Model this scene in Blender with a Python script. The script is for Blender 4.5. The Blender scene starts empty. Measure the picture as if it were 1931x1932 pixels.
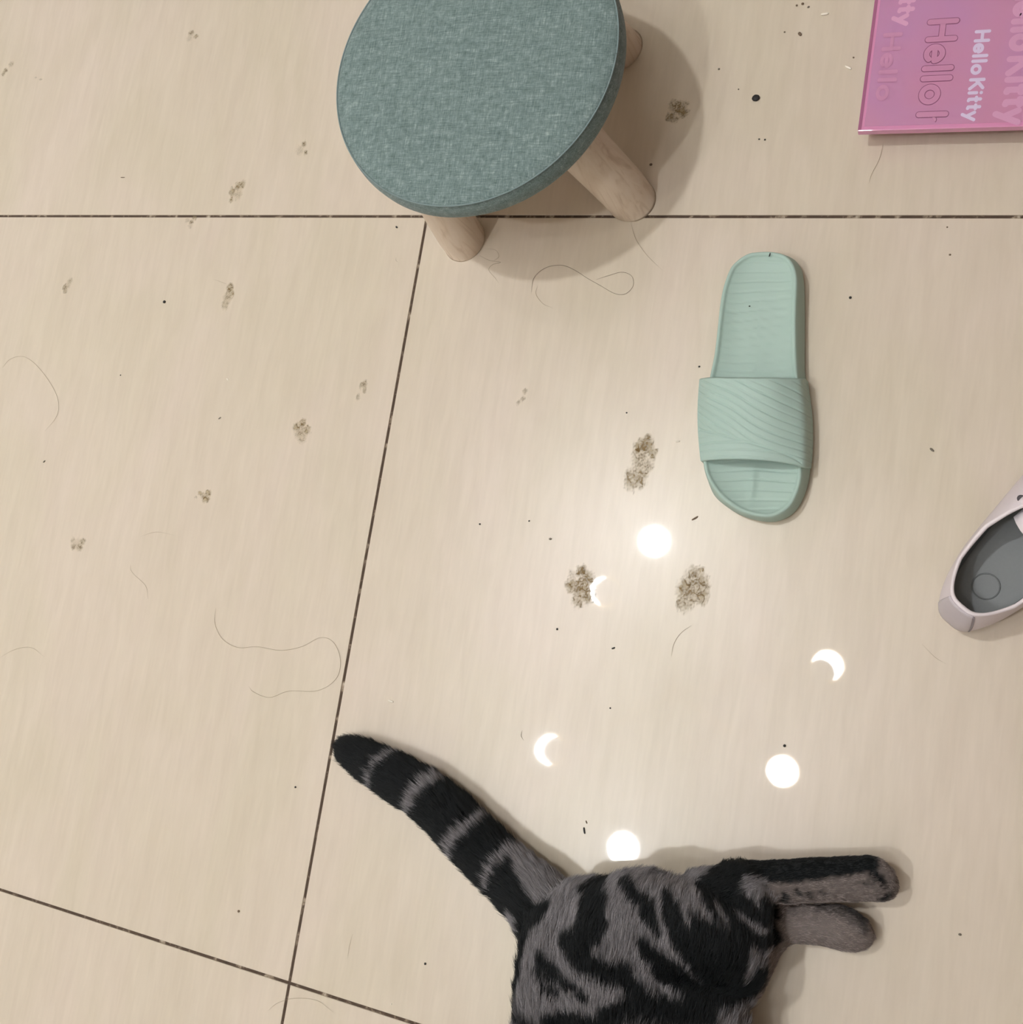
import bpy, bmesh, math, random
import numpy as np
from mathutils import Vector, Matrix, noise

SC = bpy.context.scene
COL = SC.collection
rng = np.random.default_rng(7)
random.seed(7)

# ------------------------------------------------------------------ camera
F_PX, CX, CY = 2003.0, 965.5, 966.0
R = np.array([[0.92076076, 0.10521793, -0.37567114],
              [0.16059447, -0.97979732, 0.11919159],
              [-0.35554048, -0.17007765, -0.91905634]])      # image axes (right, down, forward) -> world
CAM = np.array([0.54699041, -0.43383496, 0.96447504])
NADIR = np.array([CAM[0], CAM[1], 0.0])

cam_data = bpy.data.cameras.new('camera')
cam = bpy.data.objects.new('camera', cam_data)
COL.objects.link(cam)
cam_data.sensor_fit = 'HORIZONTAL'
cam_data.sensor_width = 36.0
cam_data.lens = 36.0 * F_PX / 1931.0
cam_data.clip_start = 0.02
cam_data.clip_end = 50
rt, dn, fw = R[:, 0], R[:, 1], R[:, 2]
M = Matrix(((rt[0], -dn[0], -fw[0], CAM[0]), (rt[1], -dn[1], -fw[1], CAM[1]),
            (rt[2], -dn[2], -fw[2], CAM[2]), (0, 0, 0, 1)))
cam.matrix_world = M
SC.camera = cam

# ------------------------------------------------------------------ world, exposure
world = bpy.data.worlds.new('night')
SC.world = world
world.use_nodes = True
world.node_tree.nodes['Background'].inputs[0].default_value = (0.9, 0.9, 1.0, 1)
world.node_tree.nodes['Background'].inputs[1].default_value = 0.02
SC.view_settings.view_transform = 'Standard'
SC.view_settings.look = 'None'
SC.view_settings.gamma = 1.0
SC.view_settings.use_curve_mapping = False
SC.view_settings.exposure = 0.0
LAMP_STRENGTH = 470.0
LAMP_Z = 2.55
CEIL_Z = 2.85
SC.cycles_curves.shape = 'RIBBONS'
SC.cycles.use_denoising = True
SC.cycles.max_bounces = 8


# ------------------------------------------------------------------ helpers
def P(px, py, z=0.0):
    """world point of the surveyed photo position on the horizontal plane at height z"""
    r = R @ np.array([px - CX, py - CY, F_PX])
    return CAM + r * ((CAM[2] - z) / -r[2])


def srgb(r, g, b):
    f = lambda c: (c / 255 / 12.92) if c / 255 <= 0.04045 else ((c / 255 + 0.055) / 1.055) ** 2.4
    return (f(r), f(g), f(b), 1.0)


def mesh_obj(name, verts, faces, mat=None, parent=None, smooth=False):
    me = bpy.data.meshes.new(name)
    me.from_pydata([tuple(map(float, v)) for v in verts], [], faces)
    me.update()
    if smooth:
        me.polygons.foreach_set('use_smooth', [True] * len(me.polygons))
    o = bpy.data.objects.new(name, me)
    COL.objects.link(o)
    if mat:
        me.materials.append(mat)
    if parent:
        o.parent = parent
        o.matrix_parent_inverse = parent.matrix_world.inverted()
    return o


def bm_obj(name, bm, mat=None, parent=None, smooth=False):
    me = bpy.data.meshes.new(name)
    bmesh.ops.recalc_face_normals(bm, faces=bm.faces)
    bm.to_mesh(me)
    bm.free()
    if smooth:
        me.polygons.foreach_set('use_smooth', [True] * len(me.polygons))
    o = bpy.data.objects.new(name, me)
    COL.objects.link(o)
    if mat:
        me.materials.append(mat)
    if parent:
        o.parent = parent
        o.matrix_parent_inverse = parent.matrix_world.inverted()
    return o


def empty(name, loc, label, cat, group=None):
    o = bpy.data.objects.new(name, None)
    o.empty_display_size = 0.02
    COL.objects.link(o)
    o.location = [float(x) for x in loc]
    o.matrix_world = Matrix.Translation([float(x) for x in loc])
    tag(o, label, cat, group)
    return o


def tag(o, label, cat, group=None, kind=None):
    o['label'] = label
    o['category'] = cat
    if group:
        o['group'] = group
    if kind:
        o['kind'] = kind
    return o


def new_mat(name):
    m = bpy.data.materials.new(name)
    m.use_nodes = True
    nt = m.node_tree
    return m, nt, nt.nodes['Principled BSDF'], nt.nodes['Material Output']


def simple(name, col, rough=0.5, spec=0.5, coat=0.0, metal=0.0, var=0.0, vscale=40.0, bump=0.0, bscale=200.0):
    m, nt, b, out = new_mat(name)
    b.inputs['Base Color'].default_value = col
    b.inputs['Roughness'].default_value = rough
    b.inputs['Specular IOR Level'].default_value = spec
    b.inputs['Coat Weight'].default_value = coat
    b.inputs['Coat Roughness'].default_value = 0.05
    b.inputs['Metallic'].default_value = metal
    tc = nt.nodes.new('ShaderNodeTexCoord')
    if var:
        n = nt.nodes.new('ShaderNodeTexNoise')
        n.inputs['Scale'].default_value = vscale
        n.inputs['Detail'].default_value = 4
        nt.links.new(tc.outputs['Object'], n.inputs['Vector'])
        mx = nt.nodes.new('ShaderNodeMix')
        mx.data_type = 'RGBA'
        mx.inputs[6].default_value = tuple(c * (1 - var) for c in col[:3]) + (1,)
        mx.inputs[7].default_value = tuple(min(1, c * (1 + var)) for c in col[:3]) + (1,)
        nt.links.new(n.outputs['Fac'], mx.inputs[0])
        nt.links.new(mx.outputs[2], b.inputs['Base Color'])
    if bump:
        n = nt.nodes.new('ShaderNodeTexNoise')
        n.inputs['Scale'].default_value = bscale
        n.inputs['Detail'].default_value = 3
        nt.links.new(tc.outputs['Object'], n.inputs['Vector'])
        bp = nt.nodes.new('ShaderNodeBump')
        bp.inputs['Strength'].default_value = bump
        bp.inputs['Distance'].default_value = 0.001
        nt.links.new(n.outputs['Fac'], bp.inputs['Height'])
        nt.links.new(bp.outputs['Normal'], b.inputs['Normal'])
    return m


def node(nt, t, **kw):
    n = nt.nodes.new(t)
    for k, v in kw.items():
        if isinstance(v, (int, float, tuple)) and k in n.inputs:
            n.inputs[k].default_value = v
        else:
            setattr(n, k, v)
    return n


def mixrgb(nt, fac, a, b, blend='MIX'):
    mx = nt.nodes.new('ShaderNodeMix')
    mx.data_type = 'RGBA'
    mx.blend_type = blend
    for i, v in ((0, fac), (6, a), (7, b)):
        if hasattr(v, 'links'):
            nt.links.new(v, mx.inputs[i])
        else:
            mx.inputs[i].default_value = v
    return mx.outputs[2]


def ramp(nt, src, stops):
    r = nt.nodes.new('ShaderNodeValToRGB')
    e = r.color_ramp.elements
    e[0].position, e[0].color = stops[0][0], stops[0][1]
    e[1].position, e[1].color = stops[1][0], stops[1][1]
    for p, c in stops[2:]:
        x = e.new(p)
        x.color = c
    nt.links.new(src, r.inputs[0])
    return r


def catmull(pts, n):
    pts = np.array(pts, float)
    p = np.vstack([2 * pts[0] - pts[1], pts, 2 * pts[-1] - pts[-2]])
    out = []
    for i in range(1, len(p) - 2):
        for k in range(n):
            t = k / n
            out.append(0.5 * ((2 * p[i]) + (p[i + 1] - p[i - 1]) * t + (2 * p[i - 1] - 5 * p[i] + 4 * p[i + 1] - p[i + 2]) * t * t
                              + (3 * p[i] - p[i - 1] - 3 * p[i + 1] + p[i + 2]) * t ** 3))
    out.append(pts[-1])
    return np.array(out)


def catmull_closed(pts, n_out):
    pts = np.array(pts, float)
    m = len(pts)
    out = []
    for i in range(m):
        a, b, c_, d = pts[(i - 1) % m], pts[i], pts[(i + 1) % m], pts[(i + 2) % m]
        for k in range(12):
            t = k / 12
            out.append(0.5 * ((2 * b) + (c_ - a) * t + (2 * a - 5 * b + 4 * c_ - d) * t * t + (3 * b - a - 3 * c_ + d) * t ** 3))
    out = np.array(out)
    idx = np.linspace(0, len(out), n_out, endpoint=False)
    i0 = np.floor(idx).astype(int) % len(out)
    i1 = (i0 + 1) % len(out)
    f = (idx - np.floor(idx))[:, None]
    return out[i0] * (1 - f) + out[i1] * f


def tube_mesh(pts, rad, sides=5):
    """verts, faces of a tube along pts; rad scalar or array"""
    pts = np.array(pts, float)
    n = len(pts)
    rad = np.broadcast_to(np.array(rad, float), (n,))
    V, Fc = [], []
    for i in range(n):
        d = pts[min(i + 1, n - 1)] - pts[max(i - 1, 0)]
        d = d / (np.linalg.norm(d) + 1e-12)
        up = np.array([0, 0, 1.0]) if abs(d[2]) < 0.9 else np.array([1.0, 0, 0])
        a = np.cross(d, up); a /= np.linalg.norm(a)
        b = np.cross(a, d)
        for k in range(sides):
            t = 2 * math.pi * k / sides
            V.append(pts[i] + rad[i] * (math.cos(t) * a + math.sin(t) * b))
    for i in range(n - 1):
        for k in range(sides):
            k2 = (k + 1) % sides
            Fc.append((i * sides + k, i * sides + k2, (i + 1) * sides + k2, (i + 1) * sides + k))
    Fc.append(tuple(range(sides - 1, -1, -1)))
    Fc.append(tuple((n - 1) * sides + k for k in range(sides)))
    return V, Fc


def lathe(name, profile, seg, mat, parent=None, center=(0, 0, 0), smooth=True):
    V, Fc = [], []
    for r, z in profile:
        for k in range(seg):
            t = 2 * math.pi * k / seg
            V.append((center[0] + r * math.cos(t), center[1] + r * math.sin(t), center[2] + z))
    for i in range(len(profile) - 1):
        for k in range(seg):
            k2 = (k + 1) % seg
            Fc.append((i * seg + k, i * seg + k2, (i + 1) * seg + k2, (i + 1) * seg + k))
    Fc.append(tuple(range(seg)))
    Fc.append(tuple((len(profile) - 1) * seg + k for k in range(seg)))
    o = mesh_obj(name, V, Fc, mat, parent, smooth)
    bm = bmesh.new(); bm.from_mesh(o.data)
    bmesh.ops.recalc_face_normals(bm, faces=bm.faces)
    bm.to_mesh(o.data); bm.free()
    return o


def box_bm(x0, x1, y0, y1, z0, z1, bev=0.0, segs=2, bm=None):
    bm = bm or bmesh.new()
    g = bmesh.ops.create_cube(bm, size=1.0)['verts']
    for v in g:
        v.co = Vector((x0 + (v.co.x + .5) * (x1 - x0), y0 + (v.co.y + .5) * (y1 - y0), z0 + (v.co.z + .5) * (z1 - z0)))
    if bev:
        es = list({e for v in g for e in v.link_edges})
        bmesh.ops.bevel(bm, geom=es, offset=bev, segments=segs, affect='EDGES', profile=0.5)
    return bm


def snoise(p, s, seed=0.0):
    """cheap smooth vector noise for numpy arrays (n,2|3) -> n"""
    x, y = p[:, 0] * s, p[:, 1] * s
    z = p[:, 2] * s if p.shape[1] > 2 else 0
    return (np.sin(1.7 * x + 2.3 * y + seed + 1.3 * z) + np.sin(-2.9 * x + 1.1 * y + 2.1 * seed + .7 * z)
            + np.sin(0.9 * x - 3.7 * y + 0.7 * seed - 1.9 * z) + np.sin(4.3 * x + 0.6 * y - 1.4 * seed + 2.2 * z)) / 4


# ------------------------------------------------------------------ materials: setting
def mat_tile():
    m, nt, b, out = new_mat('polished_cream_tile')
    tc = node(nt, 'ShaderNodeTexCoord')
    oi = node(nt, 'ShaderNodeObjectInfo')
    off = node(nt, 'ShaderNodeVectorMath', operation='SCALE')
    off.inputs[0].default_value = (17.0, 31.0, 5.0)
    nt.links.new(oi.outputs['Random'], off.inputs['Scale'])
    add = node(nt, 'ShaderNodeVectorMath', operation='ADD')
    nt.links.new(tc.outputs['Object'], add.inputs[0])
    nt.links.new(off.outputs[0], add.inputs[1])

    def stretched(sx, sy, detail, dist=0.6):
        mp = node(nt, 'ShaderNodeMapping')
        mp.inputs['Scale'].default_value = (sx, sy, 1)
        nt.links.new(add.outputs[0], mp.inputs['Vector'])
        n = node(nt, 'ShaderNodeTexNoise')
        n.inputs['Scale'].default_value = 1.0
        n.inputs['Detail'].default_value = detail
        n.inputs['Distortion'].default_value = dist
        nt.links.new(mp.outputs[0], n.inputs['Vector'])
        return n.outputs['Fac']
    a = stretched(75, 11, 3)
    f = stretched(300, 24, 2, 0.2)
    c = stretched(7, 3.5, 3, 1.0)
    r1 = ramp(nt, a, [(0.30, TILE_A), (0.70, TILE_B)])
    r2 = ramp(nt, c, [(0.35, TILE_C), (0.7, TILE_D)])
    mixc = mixrgb(nt, 0.5, r1.outputs[0], r2.outputs[0])
    r3 = ramp(nt, f, [(0.3, (0.965, 0.965, 0.962, 1)), (0.7, (1.0, 1.0, 1.0, 1))])
    col = mixrgb(nt, 1.0, mixc, r3.outputs[0], 'MULTIPLY')
    nt.links.new(col, b.inputs['Base Color'])
    b.inputs['Roughness'].default_value = 0.30
    b.inputs['Specular IOR Level'].default_value = 0.45
    b.inputs['Coat Weight'].default_value = 0.75
    b.inputs['Coat Roughness'].default_value = 0.024
    b.inputs['Coat IOR'].default_value = 1.5
    return m


TILE_A, TILE_B = srgb(204, 190, 172), srgb(216, 203, 186)
TILE_C, TILE_D = srgb(206, 195, 174), srgb(216, 201, 188)


def mat_grout():
    m, nt, b, out = new_mat('dark_grout')
    tc = node(nt, 'ShaderNodeTexCoord')
    n = node(nt, 'ShaderNodeTexNoise')
    n.inputs['Scale'].default_value = 60
    n.inputs['Detail'].default_value = 5
    n.inputs['Roughness'].default_value = 0.65
    nt.links.new(tc.outputs['Object'], n.inputs['Vector'])
    r = ramp(nt, n.outputs['Fac'], [(0.0, srgb(52, 40, 32)), (0.53, srgb(82, 66, 54)), (0.60, srgb(150, 134, 116)), (0.67, srgb(205, 195, 180))])
    nt.links.new(r.outputs[0], b.inputs['Base Color'])
    b.inputs['Roughness'].default_value = 0.9
    return m


M_TILE, M_GROUT = mat_tile(), mat_grout()
M_WALL = simple('wall_paint', srgb(200, 194, 186), 0.8, var=0.03, vscale=3)
M_DIMWALL = simple('brown_dimming_wall', srgb(112, 92, 76), 0.6, var=0.08, vscale=12)  # unseen right wall, coloured dark to dim that side of the floor
M_CEIL = simple('ceiling_paint', srgb(236, 233, 226), 0.85, var=0.02, vscale=3)
M_BASEB = simple('baseboard_ceramic', srgb(120, 96, 74), 0.35, var=0.08)

# ------------------------------------------------------------------ room
RX0, RX1, RY0, RY1 = -2.8, 1.75, -2.4, 2.6
T = 0.8


def slab(name, x0, x1, y0, y1, z0, z1, mat):
    o = bm_obj(name, box_bm(x0, x1, y0, y1, z0, z1), mat)
    o['kind'] = 'structure'
    return o


floor = slab('floor', RX0, RX1, RY0, RY1, -0.06, -0.0011, M_GROUT)
slab('ceiling', RX0, RX1, RY0, RY1, CEIL_Z, CEIL_Z + 0.05, M_CEIL)
slab('wall_left', RX0 - 0.05, RX0, RY0 - .05, RY1 + .05, -0.06, CEIL_Z + .05, M_WALL)
slab('wall_right', RX1, RX1 + 0.05, RY0 - .05, RY1 + .05, -0.06, CEIL_Z + .05, M_DIMWALL)
slab('wall_back', RX0, RX1, RY1, RY1 + 0.05, -0.06, CEIL_Z + .05, M_WALL)
slab('wall_front', RX0, RX1, RY0 - 0.05, RY0, -0.06, CEIL_Z + .05, M_WALL)

GAP = 0.00150
tile_cache = {}


def tile(cx0, cx1, cy0, cy1):
    key = (round(cx1 - cx0, 4), round(cy1 - cy0, 4))
    w, h = (cx1 - cx0) / 2 - GAP, (cy1 - cy0) / 2 - GAP
    if key not in tile_cache:
        bm = box_bm(-w, w, -h, h, -0.010, 0.0)
        es = [e for e in bm.edges if e.verts[0].co.z > -0.001 and e.verts[1].co.z > -0.001]
        bmesh.ops.bevel(bm, geom=es, offset=0.0004, segments=1, affect='EDGES')
        bmesh.ops.recalc_face_normals(bm, faces=bm.faces)
        me = bpy.data.meshes.new('floor_tile')
        bm.to_mesh(me); bm.free()
        me.materials.append(M_TILE)
        tile_cache[key] = me
    o = bpy.data.objects.new('floor_tile', tile_cache[key])
    COL.objects.link(o)
    o.location = ((cx0 + cx1) / 2, (cy0 + cy1) / 2, 0)
    o.parent = floor


def cuts(a, b):
    k = [a]
    i = math.floor(a / T) + 1
    while i * T < b - 1e-6:
        if i * T - k[-1] > 0.02:
            k.append(i * T)
        i += 1
    k.append(b)
    return k


xs, ys = cuts(RX0, RX1), cuts(RY0, RY1)
for i in range(len(xs) - 1):
    for j in range(len(ys) - 1):
        tile(xs[i], xs[i + 1], ys[j], ys[j + 1])

# ------------------------------------------------------------------ ceiling lamp whose bulbs show as reflections in the tiles
M_METAL = simple('brushed_brass', srgb(150, 130, 100), 0.35, metal=1.0)
M_SHADE = simple('opaque_shade', srgb(225, 222, 218), 0.6)
def glow(k):
    m, nt, b, out = new_mat('glowing_globe')
    em = node(nt, 'ShaderNodeEmission')
    em.inputs['Color'].default_value = (0.96, 0.985, 1.0, 1)
    em.inputs['Strength'].default_value = LAMP_STRENGTH * k
    nt.links.new(em.outputs[0], out.inputs['Surface'])
    return m


def lamp_spot(px, py):
    f = P(px, py)
    q = NADIR + (f - NADIR) * (LAMP_Z + CAM[2]) / CAM[2]
    return np.array([q[0], q[1], LAMP_Z])


# last entry: cup opening angle and tilt
CUP = {3: (64, 0.85), 4: (60, 0.85), 5: (54, 1.15)}
spots = [(1235, 1021, None), (1477, 1455, None), (1176, 1600, None),
         (1141, 1116, (1150, 1118)), (1040, 1415, (1054, 1418)), (1562, 1256, (1549, 1270))]
pos = [lamp_spot(a, b_) for a, b_, _ in spots]
cen = np.mean(pos, axis=0)
lamp = empty('ceiling_lamp', (cen[0], cen[1], CEIL_Z), 'six-globe brass ceiling lamp above the frame, reflected as bright spots in the tiles', 'lamp')
lathe('ceiling_plate', [(0.05, -0.03), (0.06, -0.02), (0.06, -0.001)], 32, M_SHADE, lamp, (cen[0], cen[1], CEIL_Z))
lathe('stem', [(0.012, -0.25), (0.03, -0.24), (0.03, -0.20), (0.012, -0.19), (0.012, -0.03)], 20, M_METAL, lamp, (cen[0], cen[1], CEIL_Z))
POWER = [1.7, 0.25, 1.1, 1.6, 1.8, 0.22]      # strengths set unequal to deepen the stool shadow and dim the right side
for li, ((sx, sy, sh), p, pw) in enumerate(zip(spots, pos, POWER)):
    c0 = np.array([cen[0], cen[1], CEIL_Z - 0.22])
    top = p + np.array([0, 0, 0.05])
    mid = (c0 + top) / 2 + np.array([0, 0, 0.05])
    V, Fc = tube_mesh(catmull([c0, mid, top + np.array([0, 0, .03]), top], 6), 0.006, 8)
    mesh_obj('arm', V, Fc, M_METAL, lamp, True)
    bm = bmesh.new()
    bmesh.ops.create_uvsphere(bm, u_segments=32, v_segments=20, radius=0.047, matrix=Matrix.Translation(p))
    bm_obj('bulb', bm, glow(pw), lamp, True)
    bm = bmesh.new()
    bmesh.ops.create_uvsphere(bm, u_segments=40, v_segments=24, radius=0.054)
    bmesh.ops.delete(bm, geom=[v for v in bm.verts if v.co.z < 0.002], context='VERTS')
    bmesh.ops.translate(bm, verts=bm.verts, vec=[float(v) for v in p])
    bm_obj('bulb_light_block', bm, M_METAL, lamp, True)  # added to block upward light, cutting bounce so shadows get darker
    if sh:
        q = lamp_spot(*sh)
        # opaque cup below the bulb, tipped to one side: from the floor only a crescent of the bulb is seen
        look = NADIR - np.array([0, 0, CAM[2]]) - p           # towards the mirrored viewpoint under the floor
        look /= np.linalg.norm(look)
        ax = look * 1.0 + (q - p) / 0.05 * CUP[li][1]
        ax /= np.linalg.norm(ax)
        bm = bmesh.new()
        bmesh.ops.create_uvsphere(bm, u_segments=40, v_segments=40, radius=0.0535)
        rot = Vector((0, 0, 1)).rotation_difference(Vector(ax)).to_matrix().to_4x4()
        bmesh.ops.delete(bm, geom=[v for v in bm.verts if v.co.z < 0.0535 * math.cos(math.radians(CUP[li][0]))], context='VERTS')
        bmesh.ops.transform(bm, matrix=Matrix.Translation(p) @ rot, verts=bm.verts)
        bm_obj('shade_cup', bm, M_SHADE, lamp, True)

# ------------------------------------------------------------------ round upholstered stool
SEAT_C = np.array([0.109, 0.074])
SEAT_Z, SEAT_R = 0.166, 0.139
LEG_C = np.array([0.116, 0.078])


def mat_fabric():
    m, nt, b, out = new_mat('teal_linen')
    tc = node(nt, 'ShaderNodeTexCoord')
    cols = []
    for ang, sx, sy in ((0.10, 260, 2200), (0.10, 2200, 260), (0.1, 70, 900), (0.1, 900, 70)):
        mp = node(nt, 'ShaderNodeMapping')
        mp.inputs['Rotation'].default_value = (0, 0, ang)
        mp.inputs['Scale'].default_value = (sx, sy, 900)
        nt.links.new(tc.outputs['Object'], mp.inputs['Vector'])
        n = node(nt, 'ShaderNodeTexNoise')
        n.inputs['Scale'].default_value = 1.0
        n.inputs['Detail'].default_value = 2
        nt.links.new(mp.outputs[0], n.inputs['Vector'])
        cols.append(n.outputs['Fac'])
    big = node(nt, 'ShaderNodeTexNoise')
    big.inputs['Scale'].default_value = 160
    big.inputs['Detail'].default_value = 3
    nt.links.new(tc.outputs['Object'], big.inputs['Vector'])

    def ad(a, b_, op='ADD'):
        x = node(nt, 'ShaderNodeMath', operation=op)
        for i, v in enumerate((a, b_)):
            if hasattr(v, 'links'):
                nt.links.new(v, x.inputs[i])
            else:
                x.inputs[i].default_value = v
        return x.outputs[0]
    s = ad(ad(ad(cols[0], cols[1]), ad(cols[2], cols[3])), big.outputs['Fac'])
    s = ad(s, 5.0, 'DIVIDE')
    r = ramp(nt, s, [(0.38, srgb(80, 98, 97)), (0.47, srgb(107, 124, 123)), (0.54, srgb(121, 138, 137)), (0.63, srgb(158, 172, 170))])
    nt.links.new(r.outputs[0], b.inputs['Base Color'])
    b.inputs['Roughness'].default_value = 0.9
    b.inputs['Specular IOR Level'].default_value = 0.2
    b.inputs['Sheen Weight'].default_value = 0.15
    bp = node(nt, 'ShaderNodeBump')
    bp.inputs['Strength'].default_value = 0.5
    bp.inputs['Distance'].default_value = 0.0006
    nt.links.new(s, bp.inputs['Height'])
    nt.links.new(bp.outputs[0], b.inputs['Normal'])
    return m


def mat_wood():
    m, nt, b, out = new_mat('pale_beech')
    tc = node(nt, 'ShaderNodeTexCoord')
    mp = node(nt, 'ShaderNodeMapping')
    mp.inputs['Scale'].default_value = (120, 120, 9)
    nt.links.new(tc.outputs['Object'], mp.inputs['Vector'])
    n = node(nt, 'ShaderNodeTexNoise')
    n.inputs['Scale'].default_value = 1.0
    n.inputs['Detail'].default_value = 5
    n.inputs['Distortion'].default_value = 1.2
    nt.links.new(mp.outputs[0], n.inputs['Vector'])
    r = ramp(nt, n.outputs['Fac'], [(0.28, srgb(202, 180, 158)), (0.46, srgb(222, 204, 184)), (0.70, srgb(227, 211, 194))])
    nt.links.new(r.outputs[0], b.inputs['Base Color'])
    b.inputs['Roughness'].default_value = 0.5
    return m


M_FAB, M_WOOD = mat_fabric(), mat_wood()
M_SEAM = simple('seam_thread', srgb(120, 137, 138), 0.8, var=0.15, vscale=900)
stool = empty('round_stool', (LEG_C[0], LEG_C[1], 0), 'low round stool with teal linen seat and four pale wooden legs', 'stool')
prof = [(0.003, 0.0035), (0.06, 0.003), (0.10, 0.0018), (0.125, 0.0006), (SEAT_R - .004, -0.0012), (SEAT_R - 0.0012, -0.0028),
        (SEAT_R - .0004, -0.005), (SEAT_R + 0.0010, -0.009), (SEAT_R + .0016, -0.015), (SEAT_R + .0010, -0.022), (SEAT_R - .0015, -0.027), (SEAT_R - .006, -0.030), (0.10, -0.031), (0.001, -0.031)]
seat = lathe('seat', prof, 128, M_FAB, stool, (SEAT_C[0], SEAT_C[1], SEAT_Z))
# piped seam as a torus where top panel meets the side band
pts = [(SEAT_C[0] + (SEAT_R - .0010) * math.cos(t), SEAT_C[1] + (SEAT_R - .0010) * math.sin(t), SEAT_Z - 0.0026) for t in np.linspace(0, 2 * math.pi, 160)]
V, Fc = tube_mesh(pts, 0.00085, 6)
mesh_obj('piping', V, Fc, M_SEAM, seat, True)
lathe('base_board', [(0.001, 0), (0.118, 0), (0.120, 0.002), (0.120, 0.010), (0.001, 0.010)], 64, M_WOOD, stool, (SEAT_C[0], SEAT_C[1], SEAT_Z - 0.042))
M_KNOT = simple('dark_knot', srgb(128, 96, 76), 0.6)
leg_bottoms = [np.array([0.0490, -0.0285]), np.array([0.2290, 0.0165]), np.array([0.1900, 0.1835]), np.array([0.006, 0.137])]
for bx, by in leg_bottoms:
    d = np.array([bx, by]) - LEG_C
    rt_ = 0.096
    tx, ty = SEAT_C + d / np.linalg.norm(d) * rt_
    ztop = SEAT_Z - 0.041
    V, Fc = [], []
    seg, rows = 40, 12
    for i in range(rows):
        t = i / (rows - 1)
        z = t * ztop
        rad = 0.0236 + 0.0012 * t
        if i == 0:
            rad -= 0.0012
            z = 0.0
        if i == 1:
            z = 0.0015
            rad = 0.0236
        for k in range(seg):
            a = 2 * math.pi * k / seg
            V.append((bx + (tx - bx) * t + rad * math.cos(a), by + (ty - by) * t + rad * math.sin(a), z + 0.0001))
    for i in range(rows - 1):
        for k in range(seg):
            k2 = (k + 1) % seg
            Fc.append((i * seg + k, i * seg + k2, (i + 1) * seg + k2, (i + 1) * seg + k))
    Fc.append(tuple(range(seg))[::-1]); Fc.append(tuple((rows - 1) * seg + k for k in range(seg)))
    mesh_obj('leg', V, Fc, M_WOOD, stool, True)

# ------------------------------------------------------------------ mint slide slipper
def mat_eva(name, col, ribs):
    m, nt, b, out = new_mat(name)
    b.inputs['Base Color'].default_value = col
    b.inputs['Roughness'].default_value = 0.55
    b.inputs['Specular IOR Level'].default_value = 0.35
    b.inputs['Subsurface Weight'].default_value = 0.08
    b.inputs['Subsurface Radius'].default_value = (0.004, 0.006, 0.005)
    tc = node(nt, 'ShaderNodeTexCoord')
    n = node(nt, 'ShaderNodeTexNoise')
    n.inputs['Scale'].default_value = 900
    nt.links.new(tc.outputs['Object'], n.inputs['Vector'])
    bp = node(nt, 'ShaderNodeBump')
    bp.inputs['Strength'].default_value = 0.15
    bp.inputs['Distance'].default_value = 0.0004
    nt.links.new(n.outputs['Fac'], bp.inputs['Height'])
    nt.links.new(bp.outputs[0], b.inputs['Normal'])
    return m


M_EVA = mat_eva('mint_foam', srgb(170, 193, 184), True)
M_EVA2 = mat_eva('mint_foam_strap', srgb(172, 195, 187), True)
rimp = [((1454, 474.5), None), ((1425, 475.5), None), ((1410, 479), None), ((1393, 490), None), ((1378.5, 506), None), ((1367, 536), None), ((1360, 568), None), ((1355, 612), None),
        ((1349, 664), None), ((1342, 700), None), ((1333, 745), None), ((1328, 790), None), ((1326, 830), None), ((1327, 866), None), ((1333, 896), None),
        ((1352.5, 929), (1349, 935)), ((1376, 951), (1377, 959.5)), ((1405, 967.5), (1408, 976)), ((1440, 975), (1446, 985)),
        ((1465, 972), (1474, 983)), ((1489, 957), (1500, 968)), ((1503, 934), (1517, 942)), ((1512, 904), (1528, 908)), ((1513, 880), (1531.5, 878)),
        ((1513, 840), (1532, 842)), ((1512, 790), (1530.5, 797)), ((1509, 740), (1526, 747)), ((1504, 690), (1521, 697)), ((1502, 624), (1521.5, 632)), ((1503, 566), (1521, 572)),
        ((1504, 524), (1518.5, 532)), ((1497, 497), (1513, 508)), ((1480, 480.5), (1497, 492))]


def rim_z(y):
    return 0.030 - 0.006 * np.clip((0.0 - y) / 0.28, 0, 1)


rim, base = [], []
for (a, b2) in rimp:
    w = P(a[0], a[1], 0.028)
    w = P(a[0], a[1], float(rim_z(w[1])))
    rim.append(w)
    if b2:
        base.append(P(b2[0], b2[1], 0.0))
    else:
        base.append(np.array([w[0] - 0.0010, w[1] + (0.002 if a[1] < 500 else 0), 0]))
NU = 480
rim = catmull_closed(rim, NU)
base = catmull_closed(base, NU)
base[:, 2] = 0.0002
ymax, ymin = rim[:, 1].max(), rim[:, 1].min()
# medial line of the foot
order = np.argsort(rim[:, 1])
def medial(y):
    yc = np.clip(y, ymin + 0.036, ymax - 0.030)
    t = (yc - ymin) / (ymax - ymin)
    xs_ = []
    for v in np.atleast_1d(yc):
        xx = rim[np.abs(rim[:, 1] - v) < 0.003][:, 0]
        xs_.append((xx.min() + xx.max()) / 2)
    return np.c_[np.array(xs_), np.atleast_1d(yc)]


med = medial(rim[:, 1])
def groove_lines(x, y, spacing, amp, seed):
    """thin recessed wavy lines running across the foot"""
    ph = (y - 0.10 * x + 0.0010 * np.sin(x * 70 + y * 43 + seed) + 0.0012 * np.sin(x * 40 - y * 60)) / spacing
    fr = np.abs(ph - np.round(ph))
    k = np.round(ph)
    a = 0.45 + 0.55 * np.abs(np.sin(k * 12.9 + 4))
    return -amp * a * np.exp(-(fr * spacing / 0.0007) ** 2)


V, Fc = [], []
rings = []
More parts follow.
